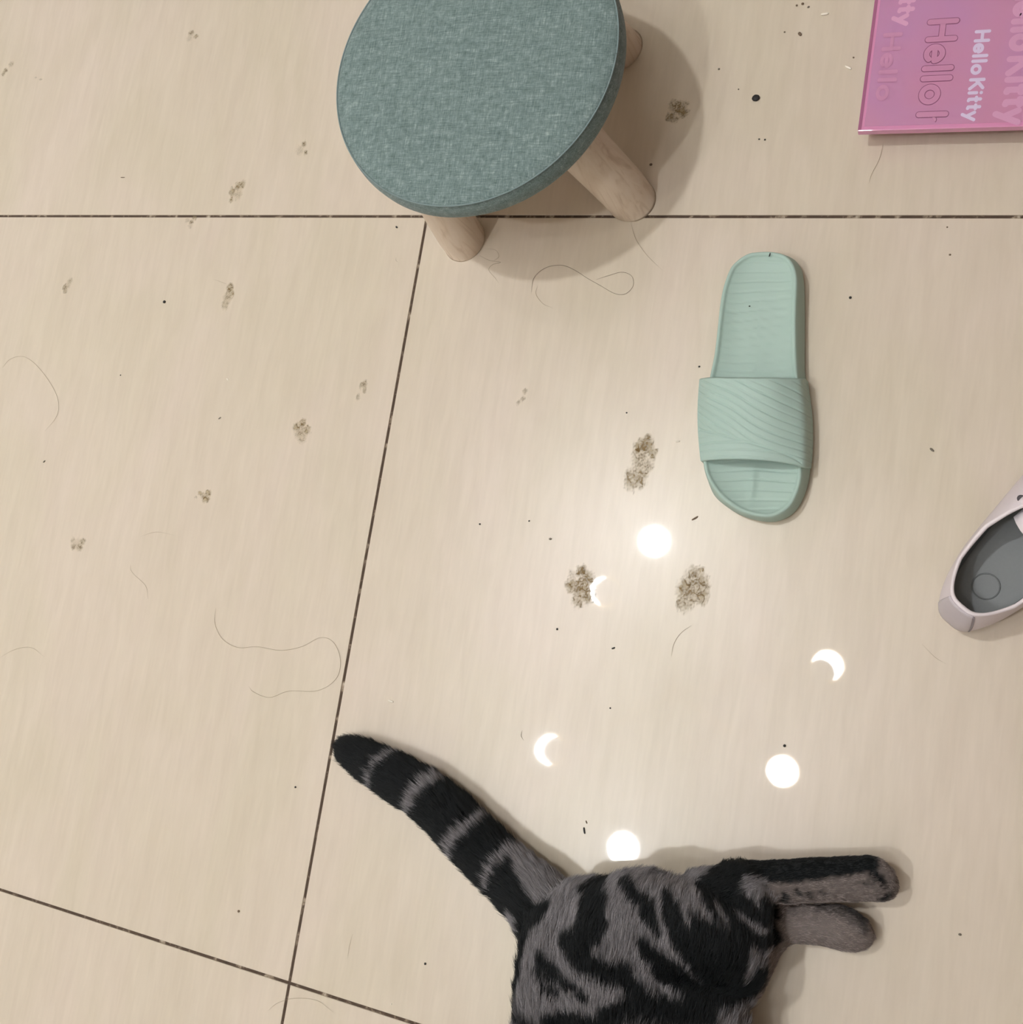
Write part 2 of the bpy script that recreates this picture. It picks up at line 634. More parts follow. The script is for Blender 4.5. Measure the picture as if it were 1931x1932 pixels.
# outer side from ground up
inward = med - rim[:, :2]
inward /= np.linalg.norm(inward, axis=1)[:, None] + 1e-9
for k in range(7):
    t = k / 6
    bulge = 0.0012 * math.sin(math.pi * t)
    q = base * (1 - t) + rim * t
    q[:, :2] -= inward * bulge
    q[:, 2] = 0.0002 + (rim[:, 2] - 0.0014) * t
    if k == 0:
        q[:, :2] += inward * 0.0015
        q[:, 2] = 0.0002
    rings.append(q)
q = rim.copy(); q[:, :2] += inward * 0.0008; q[:, 2] -= 0.0002; rings.append(q)
q = rim.copy(); q[:, :2] += inward * 0.0024; rings.append(q)
q = rim.copy(); q[:, :2] += inward * 0.0036; q[:, 2] -= 0.0016; rings.append(q)
start = rings[-1]
K = 34
for k in range(1, K + 1):
    t = k / K
    q = start.copy()
    q[:, :2] = start[:, :2] * (1 - t) + med * t
    y = q[:, 1]
    s = np.clip((ymax - y) / (ymax - ymin), 0, 1)
    dish = 0.0020 + 0.0042 * (1 - (1 - min(1, t * 1.6)) ** 2) 
    q[:, 2] = rim_z(y) - dish + 0.0022 * np.exp(-((s - .55) / .12) ** 2) * t
    # toe ridge
    q[:, 2] += 0.0016 * np.exp(-((q[:, 0] - 0.386) / 0.0035) ** 2 - ((y + 0.262) / 0.016) ** 2)
    q[:, 2] += groove_lines(q[:, 0], y, 0.0085, 0.0010, 1.0)
    rings.append(q)
allv = np.vstack(rings)
nr = len(rings)
for i in range(nr - 1):
    for k in range(NU):
        k2 = (k + 1) % NU
        Fc.append((i * NU + k, i * NU + k2, (i + 1) * NU + k2, (i + 1) * NU + k))
Fc.append(tuple(range(NU))[::-1])
sl_c = allv[:, :2].mean(axis=0)
slipper = empty('slide_slipper', (sl_c[0], sl_c[1], 0), 'single mint green foam slide slipper with ribbed strap, on the floor right of centre', 'slipper')
mesh_obj('sole', allv, Fc, M_EVA, slipper, True)
# strap: arched shell over the forefoot
NS, NV = 150, 120
back = [P(1320, 716, .022), P(1342, 714, .040), P(1385, 715, .050), P(1420, 715, .053), P(1460, 715, .050), P(1493, 716, .041), P(1513, 716, .031), P(1522, 716, .012)]
front = [P(1322, 868, .024), P(1350, 865, .035), P(1385, 864, .041), P(1420, 865, .043), P(1460, 868, .041), P(1499, 874, .035), P(1520, 880, .028), P(1531, 882, .010)]
bkc, ftc = catmull(back, 30), catmull(front, 30)
# arc profile in the x-z plane from outer left base to outer right base
def strap_pt(u, v, off=0.0):
    y = None
    ib = u * (len(bkc) - 1)
    i0 = int(min(ib, len(bkc) - 2)); f = ib - i0
    b_ = bkc[i0] * (1 - f) + bkc[i0 + 1] * f
    f_ = ftc[i0] * (1 - f) + ftc[i0 + 1] * f
    p = b_ * (1 - v) + f_ * v
    # left side bulges slightly between back and front, right side too
    p = p + np.array([-0.0022 * (1 - u) ** 3 * math.sin(math.pi * v), 0, 0]) + np.array([0.0030 * u ** 4 * math.sin(math.pi * v), 0, 0])
    return p


def strap_groove(u, v):
    g = v - 0.62 * u ** 0.75 + 0.05 * math.sin(4 * u + 3 * v)
    gb = 0.80
    diag = v - 0.45 * u - 0.62
    if diag > 0 and u < 0.95:
        ph = v * 11 + 0.2 * math.sin(5 * u)
        edge = math.exp(-(diag / 0.014) ** 2)
    else:
        ph = g * 10.5 + 0.35 * math.sin(7 * u + 1) 
        edge = math.exp(-(diag / 0.014) ** 2) if u < 0.8 else 0
    fr = abs(ph - round(ph))
    k = round(ph)
    a = 0.5 + 0.5 * abs(math.sin(k * 7.7 + 1.3))
    fade = 1 - 0.65 * max(0, (u - .7) / .3)
    d = a * math.exp(-(fr / 0.10) ** 2)
    d = max(d, edge)
    br = min(1, (v) / 0.03, (1 - v) / 0.03)
    return -0.0013 * d * fade * br


outer = np.zeros((NV + 1, NS + 1, 3))
for j in range(NV + 1):
    for i in range(NS + 1):
        outer[j, i] = strap_pt(i / NS, j / NV)
du = np.gradient(outer, axis=1); dv = np.gradient(outer, axis=0)
nrm = np.cross(du, dv); nrm /= np.linalg.norm(nrm, axis=2)[..., None]
if nrm[NV // 2, NS // 2, 2] < 0:
    nrm = -nrm
inner = outer - nrm * 0.0032
gr = np.array([[strap_groove(i / NS, j / NV) for i in range(NS + 1)] for j in range(NV + 1)])
outer = outer + nrm * gr[..., None]
# rounded lips front and back
loops = []
V = []
for j in range(NV + 1):
    V.append(outer[j])
# front lip
V.append((outer[NV] + inner[NV]) / 2 + np.array([0, -0.0014, 0]))
for j in range(NV, -1, -1):
    V.append(inner[j])
V.append((outer[0] + inner[0]) / 2 + np.array([0, 0.0014, 0]))
rows = len(V)
V = np.vstack(V)
Fc = []
for j in range(rows):
    j2 = (j + 1) % rows
    for i in range(NS):
        Fc.append((j * (NS + 1) + i, j * (NS + 1) + i + 1, j2 * (NS + 1) + i + 1, j2 * (NS + 1) + i))
V[:, 2] = np.maximum(V[:, 2], 0.004)
mesh_obj('strap', V, Fc, M_EVA2, slipper, True)
# side wings that weld the strap into the sole
for side in (0, 1):
    V, Fc = [], []
    cols_ = 24
    for j in range(cols_ + 1):
        v = j / cols_
        top = strap_pt(0.0 if side == 0 else 1.0, v)
        yy = top[1]
        bb = base[np.abs(base[:, 1] - yy) < 0.006]
        bx = bb[:, 0].min() if side == 0 else bb[:, 0].max()
        s = -1 if side == 0 else 1
        e = math.sin(math.pi * v)
        for t, ox in ((0, 0), (0.35, .0006), (0.7, .0008), (1.0, 0)):
            V.append((top[0] * (1 - t) + (bx + s * 0.0003) * t + s * ox * e, yy, top[2] * (1 - t) + 0.004 * t))
        for t in (1.0, 0):
            V.append((top[0] * (1 - t) + bx * t - s * 0.004, yy, top[2] * (1 - t) + 0.004 * t - (0.001 if t == 0 else 0)))
    n = 6
    for j in range(cols_):
        for k in range(n):
            k2 = (k + 1) % n
            Fc.append((j * n + k, j * n + k2, (j + 1) * n + k2, (j + 1) * n + k))
    Fc.append(tuple(range(n))[::-1]); Fc.append(tuple(cols_ * n + k for k in range(n)))
    mesh_obj('strap_side', V, Fc, M_EVA, slipper, True)

# ------------------------------------------------------------------ pink printed glass scale
PX0, PY0 = 0.4385, 0.0682
PW, PZ0, PZ1 = 0.300, 0.0225, 0.0300
def mat_pink(name, col, edge=False):
    m, nt, b, out = new_mat(name)
    b.inputs['Base Color'].default_value = col
    b.inputs['Roughness'].default_value = 0.25
    b.inputs['Coat Weight'].default_value = 1.0
    b.inputs['Coat Roughness'].default_value = 0.03
    b.inputs['Subsurface Weight'].default_value = 0.25
    b.inputs['Subsurface Radius'].default_value = (0.01, 0.006, 0.01)
    if not edge:
        tc = node(nt, 'ShaderNodeTexCoord')
        n = node(nt, 'ShaderNodeTexNoise')
        n.inputs['Scale'].default_value = 14
        n.inputs['Detail'].default_value = 2
        nt.links.new(tc.outputs['Object'], n.inputs['Vector'])
        r = ramp(nt, n.outputs['Fac'], [(0.35, srgb(200, 138, 172)), (0.65, srgb(193, 138, 181))])
        nt.links.new(r.outputs[0], b.inputs['Base Color'])
    return m


M_PINK = mat_pink('pink_glass', srgb(190, 128, 166))
M_PINKE = mat_pink('pink_glass_edge', srgb(216, 142, 184), True)
M_PINKD = mat_pink('pink_glass_refracted_side', srgb(165, 96, 135), True)
M_WHT = simple('white_print', srgb(214, 196, 226), 0.35, coat=0.6)
M_PALE = simple('pale_pink_print', srgb(216, 158, 194), 0.35, coat=0.8)
M_PALE2 = simple('faint_pink_print', srgb(210, 152, 188), 0.35, coat=0.8)
M_LINE = simple('mauve_outline_print', srgb(146, 88, 124), 0.35, coat=0.8)
M_LINE2 = simple('faint_mauve_outline_print', srgb(184, 122, 160), 0.35, coat=0.8)
M_FILL = simple('outline_letter_fill', srgb(196, 134, 170), 0.3, coat=0.9)
M_FILL2 = simple('faint_outline_letter_fill', srgb(199, 138, 175), 0.3, coat=0.9)
scale = empty('bathroom_scale', (PX0 + PW / 2, PY0 + PW / 2, 0), 'square pink glass bathroom scale with lettering, in the upper right corner', 'scale')
bm = box_bm(PX0, PX0 + PW, PY0, PY0 + PW, PZ0, PZ1, 0.0006, 2)
bm_obj('glass_plate', bm, M_PINKE, scale)
bm = box_bm(PX0 + 0.0052, PX0 + PW - 0.0052, PY0 + 0.0040, PY0 + PW - 0.004, PZ1 - 0.001, PZ1 + 0.0003, 0.0002, 1)
bm_obj('printed_face', bm, M_PINK, scale)
bm = box_bm(PX0 + 0.0002, PX0 + 0.0030, PY0 + 0.0006, PY0 + PW, PZ1 - 0.001, PZ1 + 0.0002)
bm_obj('refracted_side_strip', bm, M_PINKD, scale)  # flat strip; its darker colour imitates the plate side refracted through glass
M_PLAST = simple('white_plastic', srgb(214, 200, 206), 0.5)
bm = box_bm(PX0 + 0.03, PX0 + PW - 0.03, PY0 + 0.03, PY0 + PW - 0.03, 0.008, PZ0, 0.003, 2)
bm_obj('body', bm, M_PLAST, scale)
for ax_ in (0.045, PW - 0.045):
    for ay in (0.045, PW - 0.045):
        lathe('foot', [(0.014, 0.0002), (0.016, 0.001), (0.016, 0.009), (0.001, 0.009)], 24, M_PLAST, scale, (PX0 + ax_, PY0 + ay, 0))

# rounded stroke letters, unit: cap height 1; x = advance, y = up
def arc(cx_, cy_, rx, ry, a0, a1, n=18):
    return [(cx_ + rx * math.cos(math.radians(a0 + (a1 - a0) * i / n)), cy_ + ry * math.sin(math.radians(a0 + (a1 - a0) * i / n))) for i in range(n + 1)]


GLYPH = {
    'H': (0.86, [[(0.12, 0.08), (0.12, 0.92)], [(0.70, 0.08), (0.70, 0.92)], [(0.12, 0.5), (0.70, 0.5)]]),
    'e': (0.66, [[(0.10, 0.34), (0.54, 0.35)], arc(0.32, 0.34, 0.23, 0.25, 4, 320, 26)]),
    'l': (0.33, [[(0.14, 0.08), (0.14, 0.92)]]),
    'o': (0.68, [arc(0.33, 0.34, 0.24, 0.25, 0, 360, 30)]),
    'K': (0.80, [[(0.12, 0.08), (0.12, 0.92)], [(0.64, 0.90), (0.16, 0.46)], [(0.30, 0.56), (0.68, 0.08)]]),
    'i': (0.32, [[(0.14, 0.08), (0.14, 0.55)], [(0.14, 0.84), (0.14, 0.85)]]),
    't': (0.48, [[(0.22, 0.84), (0.22, 0.12)], [(0.22, 0.12), (0.30, 0.09)], [(0.11, 0.58), (0.33, 0.58)]]),
    'y': (0.62, [[(0.08, 0.56), (0.30, 0.10)], [(0.54, 0.56), (0.20, -0.20)]]),
    ' ': (0.18, []),
}


def strokes(text, size, adv_size, x0, y0, wid, z):
    """text running towards -y with letter tops towards +x; returns verts, faces of flat capsules"""
    V, Fc = [], []
    pen = 0.0

    def ribbon(pl, r, zz):
        pl = [np.array(p, float) for p in pl]
        n = len(pl)
        closed = np.linalg.norm(pl[0] - pl[-1]) < 1e-6 and n > 3
        n0 = len(V)
        for i in range(n):
            if closed:
                d = pl[(i + 1) % (n - 1)] - pl[(i - 1) % (n - 1)] if 0 < i < n - 1 else pl[1] - pl[n - 2]
            else:
                d = pl[min(i + 1, n - 1)] - pl[max(i - 1, 0)]
            d = d / (np.linalg.norm(d) + 1e-12)
            k = 1.0
            if 0 < i < n - 1:
                d1 = (pl[i] - pl[i - 1]); d1 /= np.linalg.norm(d1)
                k = 1 / max(0.6, float(d @ d1))
            nn_ = np.array([-d[1], d[0]]) * r * k
            for q_ in (pl[i] + nn_, pl[i] - nn_):
                V.append((x0 + q_[1] * size, y0 - q_[0] * adv_size, zz))
        for i in range(n - 1):
            Fc.append((n0 + 2 * i, n0 + 2 * i + 1, n0 + 2 * i + 3, n0 + 2 * i + 2))
        if not closed:
            for e, o_ in ((0, 1), (n - 1, n - 2)):
                d = pl[e] - pl[o_]
                ang = math.atan2(d[1], d[0])
                m0 = len(V)
                for i in range(11):
                    t = ang - math.pi / 2 + math.pi * i / 10
                    q_ = pl[e] + r * np.array([math.cos(t), math.sin(t)])
                    V.append((x0 + q_[1] * size, y0 - q_[0] * adv_size, zz))
                Fc.append(tuple(range(m0, m0 + 11)))
    zz = z
    for ch in text:
        adv, sts = GLYPH[ch]
        for s in sts:
            ribbon([(a[0] + pen, a[1]) for a in s], wid / 2, zz)
            zz += 0.000006
        pen += adv
    return V, Fc, pen


def lettering(name, text, size, adv_size, px, py, wid, mat, z, outline=None, label=None):
    w = P(px, py, PZ1)
    V, Fc, pen = strokes(text, size, adv_size, w[0], w[1], wid, z)
    # keep lettering inside the plate
    lim = PY0 + 0.0006
    keepf = [f for f in Fc if min(V[i][1] for i in f) > lim]
    if outline:
        o = mesh_obj(name, V, keepf, mat, scale)
        V2, F2, _ = strokes(text, size, adv_size, w[0], w[1], wid - outline[1], z + 0.00025)
        F2 = [f for f in F2 if min(V2[i][1] for i in f) > lim]
        c = mesh_obj('letter_fill', V2, F2, outline[0], o)
    else:
        o = mesh_obj(name, V, keepf, mat, scale)
    for ob in [o] + list(o.children):
        me = ob.data
        bm = bmesh.new(); bm.from_mesh(me)
        bmesh.ops.delete(bm, geom=[v for v in bm.verts if not v.link_faces], context='VERTS')
        for f in bm.faces:
            if f.normal.z < 0:
                f.normal_flip()
        bm.to_mesh(me); bm.free()
    if label:
        o['label'] = label
    return o


ZL = PZ1 + 0.00035
lettering('lettering', 'Hello Kitty', 0.0127, 0.0150, 1841, 57, 0.21, M_WHT, ZL, label='small white rounded lettering')
lettering('lettering', 'Hello Kitty', 0.0262, 0.0292, 1752, 36, 0.225, M_LINE, ZL, (M_FILL, 0.052), label='large outlined lettering')
lettering('lettering', 'Hello Kitty', 0.0230, 0.0235, 1919, -36, 0.24, M_PALE2, ZL, label='large pale pink lettering')
lettering('lettering', 'Hello Kitty', 0.0150, 0.0178, 1716, -145, 0.25, M_PALE, ZL, label='pale pink lettering near the left edge')
lettering('lettering', 'Hello', 0.0165, 0.0235, 1668, 62, 0.20, M_LINE2, ZL, (M_FILL2, 0.03), label='faint outlined lettering')

# ------------------------------------------------------------------ white sneaker
M_LEATH = simple('white_leather', srgb(224, 213, 218), 0.5, var=0.03, vscale=30, bump=0.15, bscale=900)
M_LEATH2 = simple('grey_white_heel_patch', srgb(196, 187, 193), 0.42, var=0.04, vscale=40)
M_TRIM = simple('white_edge_binding', srgb(232, 222, 226), 0.6)
M_SOLE = simple('white_rubber', srgb(196, 186, 188), 0.55)
M_LIN = simple('grey_lining', srgb(104, 106, 108), 0.9, var=0.08, vscale=500)
M_INS = simple('grey_insole', srgb(140, 142, 143), 0.85, var=0.05, vscale=400)
M_INSL = simple('insole_ring_print', srgb(118, 120, 121), 0.8)
M_SEAMG = simple('grey_seam', srgb(146, 138, 144), 0.7)
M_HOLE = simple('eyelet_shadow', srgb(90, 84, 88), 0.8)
SO = np.array([0.5605, -0.3605])
SA = math.radians(54)
AX = np.array([math.cos(SA), math.sin(SA)]); LX = np.array([-math.sin(SA), math.cos(SA)])
NSH = 120
th = np.linspace(0, 2 * math.pi, NSH, endpoint=False)


def foot_loop(a0, a1, wfun, skew=0.0):
    a = a0 + (a1 - a0) * (1 - np.cos(th)) / 2
    s = np.where(th < math.pi, 1.0, -1.0)
    t = (a - a0) / (a1 - a0)
    w = wfun(t)
    e = np.clip(np.abs(np.sin(th)), 0, 1) ** 0.62
    return a, s * w * e + skew * t


def shoe3(a, l, z):
    xy = SO[None] + a[:, None] * AX[None] + l[:, None] * LX[None]
    return np.c_[xy, np.broadcast_to(z, a.shape)]


wb = lambda t: np.interp(t, [0, .12, .3, .45, .65, .82, 1], [.032, .0345, .0355, .035, .0455, .044, .030])
wm = lambda t: np.interp(t, [0, .12, .3, .45, .65, .82, 1], [.0325, .0360, .0372, .039, .045, .042, .028])
wc = lambda t: np.interp(t, [0, .25, .55, .8, 1], [.0235, .0300, .0310, .025, .014])
A_base = foot_loop(0.0, 0.262, wb)
A_side = foot_loop(-0.001, 0.262, wm)
A_col = foot_loop(0.0105, 0.122, wc)


def col_z(th_):
    t = (1 - np.cos(th_)) / 2
    return 0.066 - 0.012 * np.sin(np.clip(t, 0, .7) / .7 * math.pi) + 0.008 * t


sneaker = empty('sneaker', (SO[0] + 0.13 * AX[0], SO[1] + 0.13 * AX[1], 0), 'white leather sneaker with grey lining, half cut off at the right edge', 'shoe')


def loft(name, rings_, mat, parent, closed_last=False, closed_first=False):
    n = len(rings_[0])
    V = np.vstack(rings_)
    Fc = []
    for i in range(len(rings_) - 1):
        for k in range(n):
            k2 = (k + 1) % n
            Fc.append((i * n + k, i * n + k2, (i + 1) * n + k2, (i + 1) * n + k))
    if closed_first:
        Fc.append(tuple(range(n))[::-1])
    if closed_last:
        Fc.append(tuple((len(rings_) - 1) * n + k for k in range(n)))
    return mesh_obj(name, V, Fc, mat, parent, True)


sole_r = [shoe3(A_base[0], A_base[1] * 0.95, 0.0003), shoe3(A_base[0], A_base[1], 0.002), shoe3(A_base[0], A_base[1] * 1.0, 0.016), shoe3(A_side[0], A_side[1] * 0.97, 0.018)]
loft('outsole', sole_r, M_SOLE, sneaker, True, True)
front_w = ((1 - np.cos(th)) / 2) ** 1.5
up = []
for k in range(15):
    t = k / 14
    e = t
    a = A_side[0] * (1 - e) + A_col[0] * e
    l = A_side[1] * 0.985 * (1 - e) + A_col[1] * e
    zc = col_z(th)
    prof_back = 0.016 + (zc - 0.016) * t
    prof_front = 0.016 + (zc - 0.016) * np.sin(np.clip(t * 1.02, 0, 1) * math.pi / 2) ** 0.75
    z = prof_back * (1 - front_w) + prof_front * front_w
    # ankle bulge: the sides swell out before drawing in at the collar
    l = l + np.sign(A_side[1]) * 0.0022 * math.sin(math.pi * t) * (1 - front_w)
    a = a - 0.0022 * math.sin(math.pi * t) * (1 - (1 - np.cos(th)) / 2) ** 2
    up.append(shoe3(a, l, z))
loft('upper', up, M_LEATH, sneaker)
top = up[-1]
cc = top[:, :2].mean(axis=0)
inn = cc[None] - top[:, :2]
inn /= np.linalg.norm(inn, axis=1)[:, None]
r1 = top.copy(); r1[:, 2] += 0.0008
r2 = top.copy(); r2[:, :2] += inn * 0.0022; r2[:, 2] += 0.0008
r3 = top.copy(); r3[:, :2] += inn * 0.0030; r3[:, 2] -= 0.0015
r0 = top.copy(); r0[:, :2] -= inn * 0.0006; r0[:, 2] -= 0.0022
loft('collar_binding', [r0, r1, r2, r3], M_TRIM, sneaker)
A_ins = foot_loop(0.006, 0.245, lambda t: wb(t) * 0.86)
lin = []
for k in range(8):
    t = k / 7
    a = A_col[0] * (1 - t) + A_ins[0] * t
    l = A_col[1] * (1 - t) + A_ins[1] * t
    q = shoe3(a, l, (col_z(th) - 0.0015) * (1 - t) + 0.020 * t)
    if k == 0:
        q = r3.copy(); q[:, 2] -= 0.0002
    else:
        q[:, 2] = np.where(front_w > .5, q[:, 2] - 0.002 - 0.012 * math.sin(math.pi * t) * 0, q[:, 2])
    lin.append(q)
loft('lining', lin, M_LIN, sneaker)
ins = [shoe3(A_ins[0] * 1.0, A_ins[1] * 1.0, 0.0225)]
for s_, zz in ((0.9, 0.0205), (0.6, 0.0195), (0.3, 0.0192)):
    c_a = A_ins[0].mean()
    ins.append(shoe3(c_a + (A_ins[0] - c_a) * s_, A_ins[1] * s_, zz))
insole = loft('insole', ins, M_INS, sneaker, True)
# ring print on the insole heel
rc = P(1861, 1106, 0.021)
V, Fc = tube_mesh([(rc[0] + 0.0105 * math.cos(t), rc[1] + 0.0105 * math.sin(t), 0.0203) for t in np.linspace(0, 2 * math.pi, 40)], 0.0006, 6)
mesh_obj('ring_print', V, Fc, M_INSL, insole, True)


def upper_pt(ang, t, off=0.0):
    """point on the upper at loop angle ang (radians from the heel) and height t"""
    k = (ang % (2 * math.pi)) / (2 * math.pi) * NSH
    k0 = int(k) % NSH; k1 = (k0 + 1) % NSH; f = k - int(k)
    i = min(13, int(t * 14)); g = t * 14 - i
    p = (up[i][k0] * (1 - f) + up[i][k1] * f) * (1 - g) + (up[i + 1][k0] * (1 - f) + up[i + 1][k1] * f) * g
    c3 = np.array([cc[0], cc[1], p[2] - 0.02])
    n = p - c3; n /= np.linalg.norm(n)
    return p + n * off


# heel patch with a seam beside it
V, Fc = [], []
na, nb = 16, 12
for i in range(na + 1):
    a = math.radians(-16 + (34) * i / na)
    for j in range(nb + 1):
        V.append(upper_pt(a, 0.03 + 0.95 * j / nb, 0.0009))
for i in range(na):
    for j in range(nb):
        Fc.append((i * (nb + 1) + j, i * (nb + 1) + j + 1, (i + 1) * (nb + 1) + j + 1, (i + 1) * (nb + 1) + j))
hp = mesh_obj('heel_patch', V, Fc, M_LEATH2, sneaker, True)
sd = hp.modifiers.new('thick', 'SOLIDIFY'); sd.thickness = 0.0008
V, Fc = tube_mesh([upper_pt(math.radians(-17), 0.05 + .9 * j / 10, 0.0006) for j in range(11)], 0.0006, 6)
mesh_obj('heel_seam', V, Fc, M_SEAMG, sneaker, True)
# tongue under the front of the opening
V, Fc = [], []
for i in range(9):
    s = i / 8
    for j in range(9):
        u = (j / 8 - .5) * 2
        a = 0.083 + 0.062 * s + 0.007 * u * u * (1 - s)
        l = u * 0.019 * (1 - .25 * s)
        z = 0.066 + 0.003 * s - 0.006 * u * u
        V.append(tuple(SO + a * AX + l * LX) + (z,))
for i in range(8):
    for j in range(8):
        Fc.append((i * 9 + j, i * 9 + j + 1, (i + 1) * 9 + j + 1, (i + 1) * 9 + j))
tg = mesh_obj('tongue', V, Fc, M_TRIM, sneaker, True)
sd = tg.modifiers.new('thick', 'SOLIDIFY'); sd.thickness = 0.0025
# eyelets and laces over the tongue
def surf_at(a, l):
    """height of the upper at local position"""
    best = None
    p = SO + a * AX + l * LX
    allp = np.vstack(up)
    d = np.linalg.norm(allp[:, :2] - p[None], axis=1)
    ii = np.argsort(d)[:4]
    w = 1 / (d[ii] + 1e-5)
    return float((allp[ii, 2] * w).sum() / w.sum())


for r_ in range(5):
    a = 0.103 + 0.016 * r_
    pr_ = []
    for s in (1, -1):
        l = s * (0.0255 - 0.001 * r_)
        z = surf_at(a, l)
        p = SO + a * AX + l * LX
        V, Fc = tube_mesh([(p[0] + 0.0024 * math.cos(t), p[1] + 0.0024 * math.sin(t), z + 0.0008) for t in np.linspace(0, 2 * math.pi, 16)], 0.0005, 5)
        V += [(p[0] + 0.0022 * math.cos(t), p[1] + 0.0022 * math.sin(t), z + 0.0009) for t in np.linspace(0, 2 * math.pi, 16, endpoint=False)]
        Fc.append(tuple(range(len(V) - 16, len(V))))
        mesh_obj('eyelet', V, Fc, M_HOLE, sneaker, True)
        pr_.append(np.array([p[0], p[1], z + 0.0016]))
    mid = (pr_[0] + pr_[1]) / 2 + np.array([0, 0, 0.007])
    q = catmull([pr_[0], pr_[0] * .6 + mid * .4 + np.array([0, 0, .003]), mid, pr_[1] * .6 + mid * .4 + np.array([0, 0, .003]), pr_[1]], 6)
    V, Fc = [], []
    for p in q:
        V.append((p[0] + AX[0] * .0032, p[1] + AX[1] * .0032, p[2])); V.append((p[0] - AX[0] * .0032, p[1] - AX[1] * .0032, p[2]))
    for i in range(len(q) - 1):
        Fc.append((2 * i, 2 * i + 1, 2 * i + 3, 2 * i + 2))
    o = mesh_obj('lace', V, Fc, M_TRIM, sneaker, True)
    sd = o.modifiers.new('thick', 'SOLIDIFY'); sd.thickness = 0.0012

# ------------------------------------------------------------------ cat lying on its side
def W(px, py, z):
    return P(px, py, z)


# (pixel x, pixel y, height, radius) chains
CH = {}
tail = [(657, 1415, .0145, .0115), (676, 1425, .017, .0155), (706, 1442, .019, .0185), (752, 1469, .021, .0215), (800, 1497, .022, .0225), (846, 1536, .023, .0235), (886, 1578, .024, .0245),
        (930, 1622, .025, .0250), (972, 1660, .027, .0260), (1012, 1697, .031, .0280), (1046, 1738, .038, .033)]
bones = []   # (p0, r0, p1, r1, fur length, region)


def chain(c, reg, fl):
    pts = [(W(a, b_, z), r) for a, b_, z, r in c]
    for (p0, r0), (p1, r1) in zip(pts[:-1], pts[1:]):
        bones.append((p0, r0, p1, r1, fl, reg))


chain(tail, 'tail', 0.012)
chain([(1112, 1762, .050, .045), (1180, 1778, .054, .051), (1235, 1800, .056, .052)], 'body', 0.012)
chain([(1080, 1800, .055, .045), (1075, 1880, .058, .046), (1075, 1990, .058, .048), (1085, 2150, .058, .050), (1100, 2330, .06, .050)], 'body', 0.013)
chain([(1180, 1800, .066, .058), (1185, 1900, .066, .060), (1190, 2030, .066, .062), (1200, 2180, .066, .064), (1200, 2350, .066, .062), (1190, 2450, .062, .052)], 'body', 0.013)
chain([(1270, 1830, .060, .048), (1290, 1900, .058, .050), (1300, 2020, .056, .050), (1300, 2170, .058, .054), (1290, 2330, .06, .056)], 'body', 0.013)
# upper thigh, knee, shank, hock, foot
chain([(1215, 1760, .070, .050), (1290, 1770, .078, .043), (1342, 1790, .075, .036), (1374, 1812, .066, .029)], 'body', 0.010)
chain([(1374, 1812, .066, .029), (1392, 1765, .060, .0275), (1397, 1715, .052, .0265), (1392, 1676, .044, .0225)], 'shank', 0.007)
chain([(1330, 1712, .060, .030), (1392, 1690, .048, .026)], 'shank', 0.008)
chain([(1388, 1668, .040, .0195), (1440, 1666, .036, .0185), (1520, 1661, .032, .0182), (1590, 1658, .029, .0180), (1640, 1657, .027, .0185), (1664, 1668, .026, .0140)], 'foot', 0.004)
# lower leg resting on the floor
chain([(1370, 1830, .040, .034), (1430, 1770, .026, .022), (1480, 1742, .020, .0155), (1540, 1744, .017, .0165), (1584, 1749, .017, .0185), (1618, 1762, .0155, .0135)], 'paw2', 0.004)
# out of frame: shoulders, neck, head, forelegs
chain([(1190, 2450, .062, .052), (1180, 2540, .066, .042), (1165, 2620, .064, .046), (1185, 2665, .055, .030), (1205, 2690, .050, .020)], 'body', 0.010)
chain([(1270, 2380, .050, .034), (1390, 2400, .040, .022), (1480, 2360, .030, .017), (1560, 2330, .022, .016), (1600, 2325, .020, .017)], 'foot', 0.005)
chain([(1270, 2430, .030, .030), (1390, 2470, .024, .020), (1500, 2460, .020, .017), (1590, 2440, .018, .016)], 'foot', 0.005)

bm = bmesh.new()


def ball(p, r, sub=2, sc=(1, 1, 1)):
    bmesh.ops.create_icosphere(bm, subdivisions=sub, radius=r, matrix=Matrix.Translation([float(x) for x in p]) @ Matrix.Diagonal((sc[0], sc[1], sc[2], 1)))


for p0, r0, p1, r1, fl, reg in bones:
    L = np.linalg.norm(p1 - p0)
    n = max(2, int(L / (0.25 * min(r0, r1))) + 1)
    for i in range(n):
        t = i / (n - 1)
        ball(p0 * (1 - t) + p1 * t, r0 * (1 - t) + r1 * t, 2)
# toes
for (x, y, z, r) in [(1652, 1636, .034, .0085), (1668, 1648, .033, .0088), (1676, 1666, .028, .0088), (1668, 1680, .022, .0078),
                     (1606, 1730, .027, .0068), (1624, 1744, .025, .0080), (1634, 1763, .019, .0080), (1620, 1779, .013, .0073)]:
    a = W(x, y, z); b_ = W(x - 22, y + 1, z)
    for i in range(5):
        ball(a * (1 - i / 4) + b_ * i / 4, r, 2)
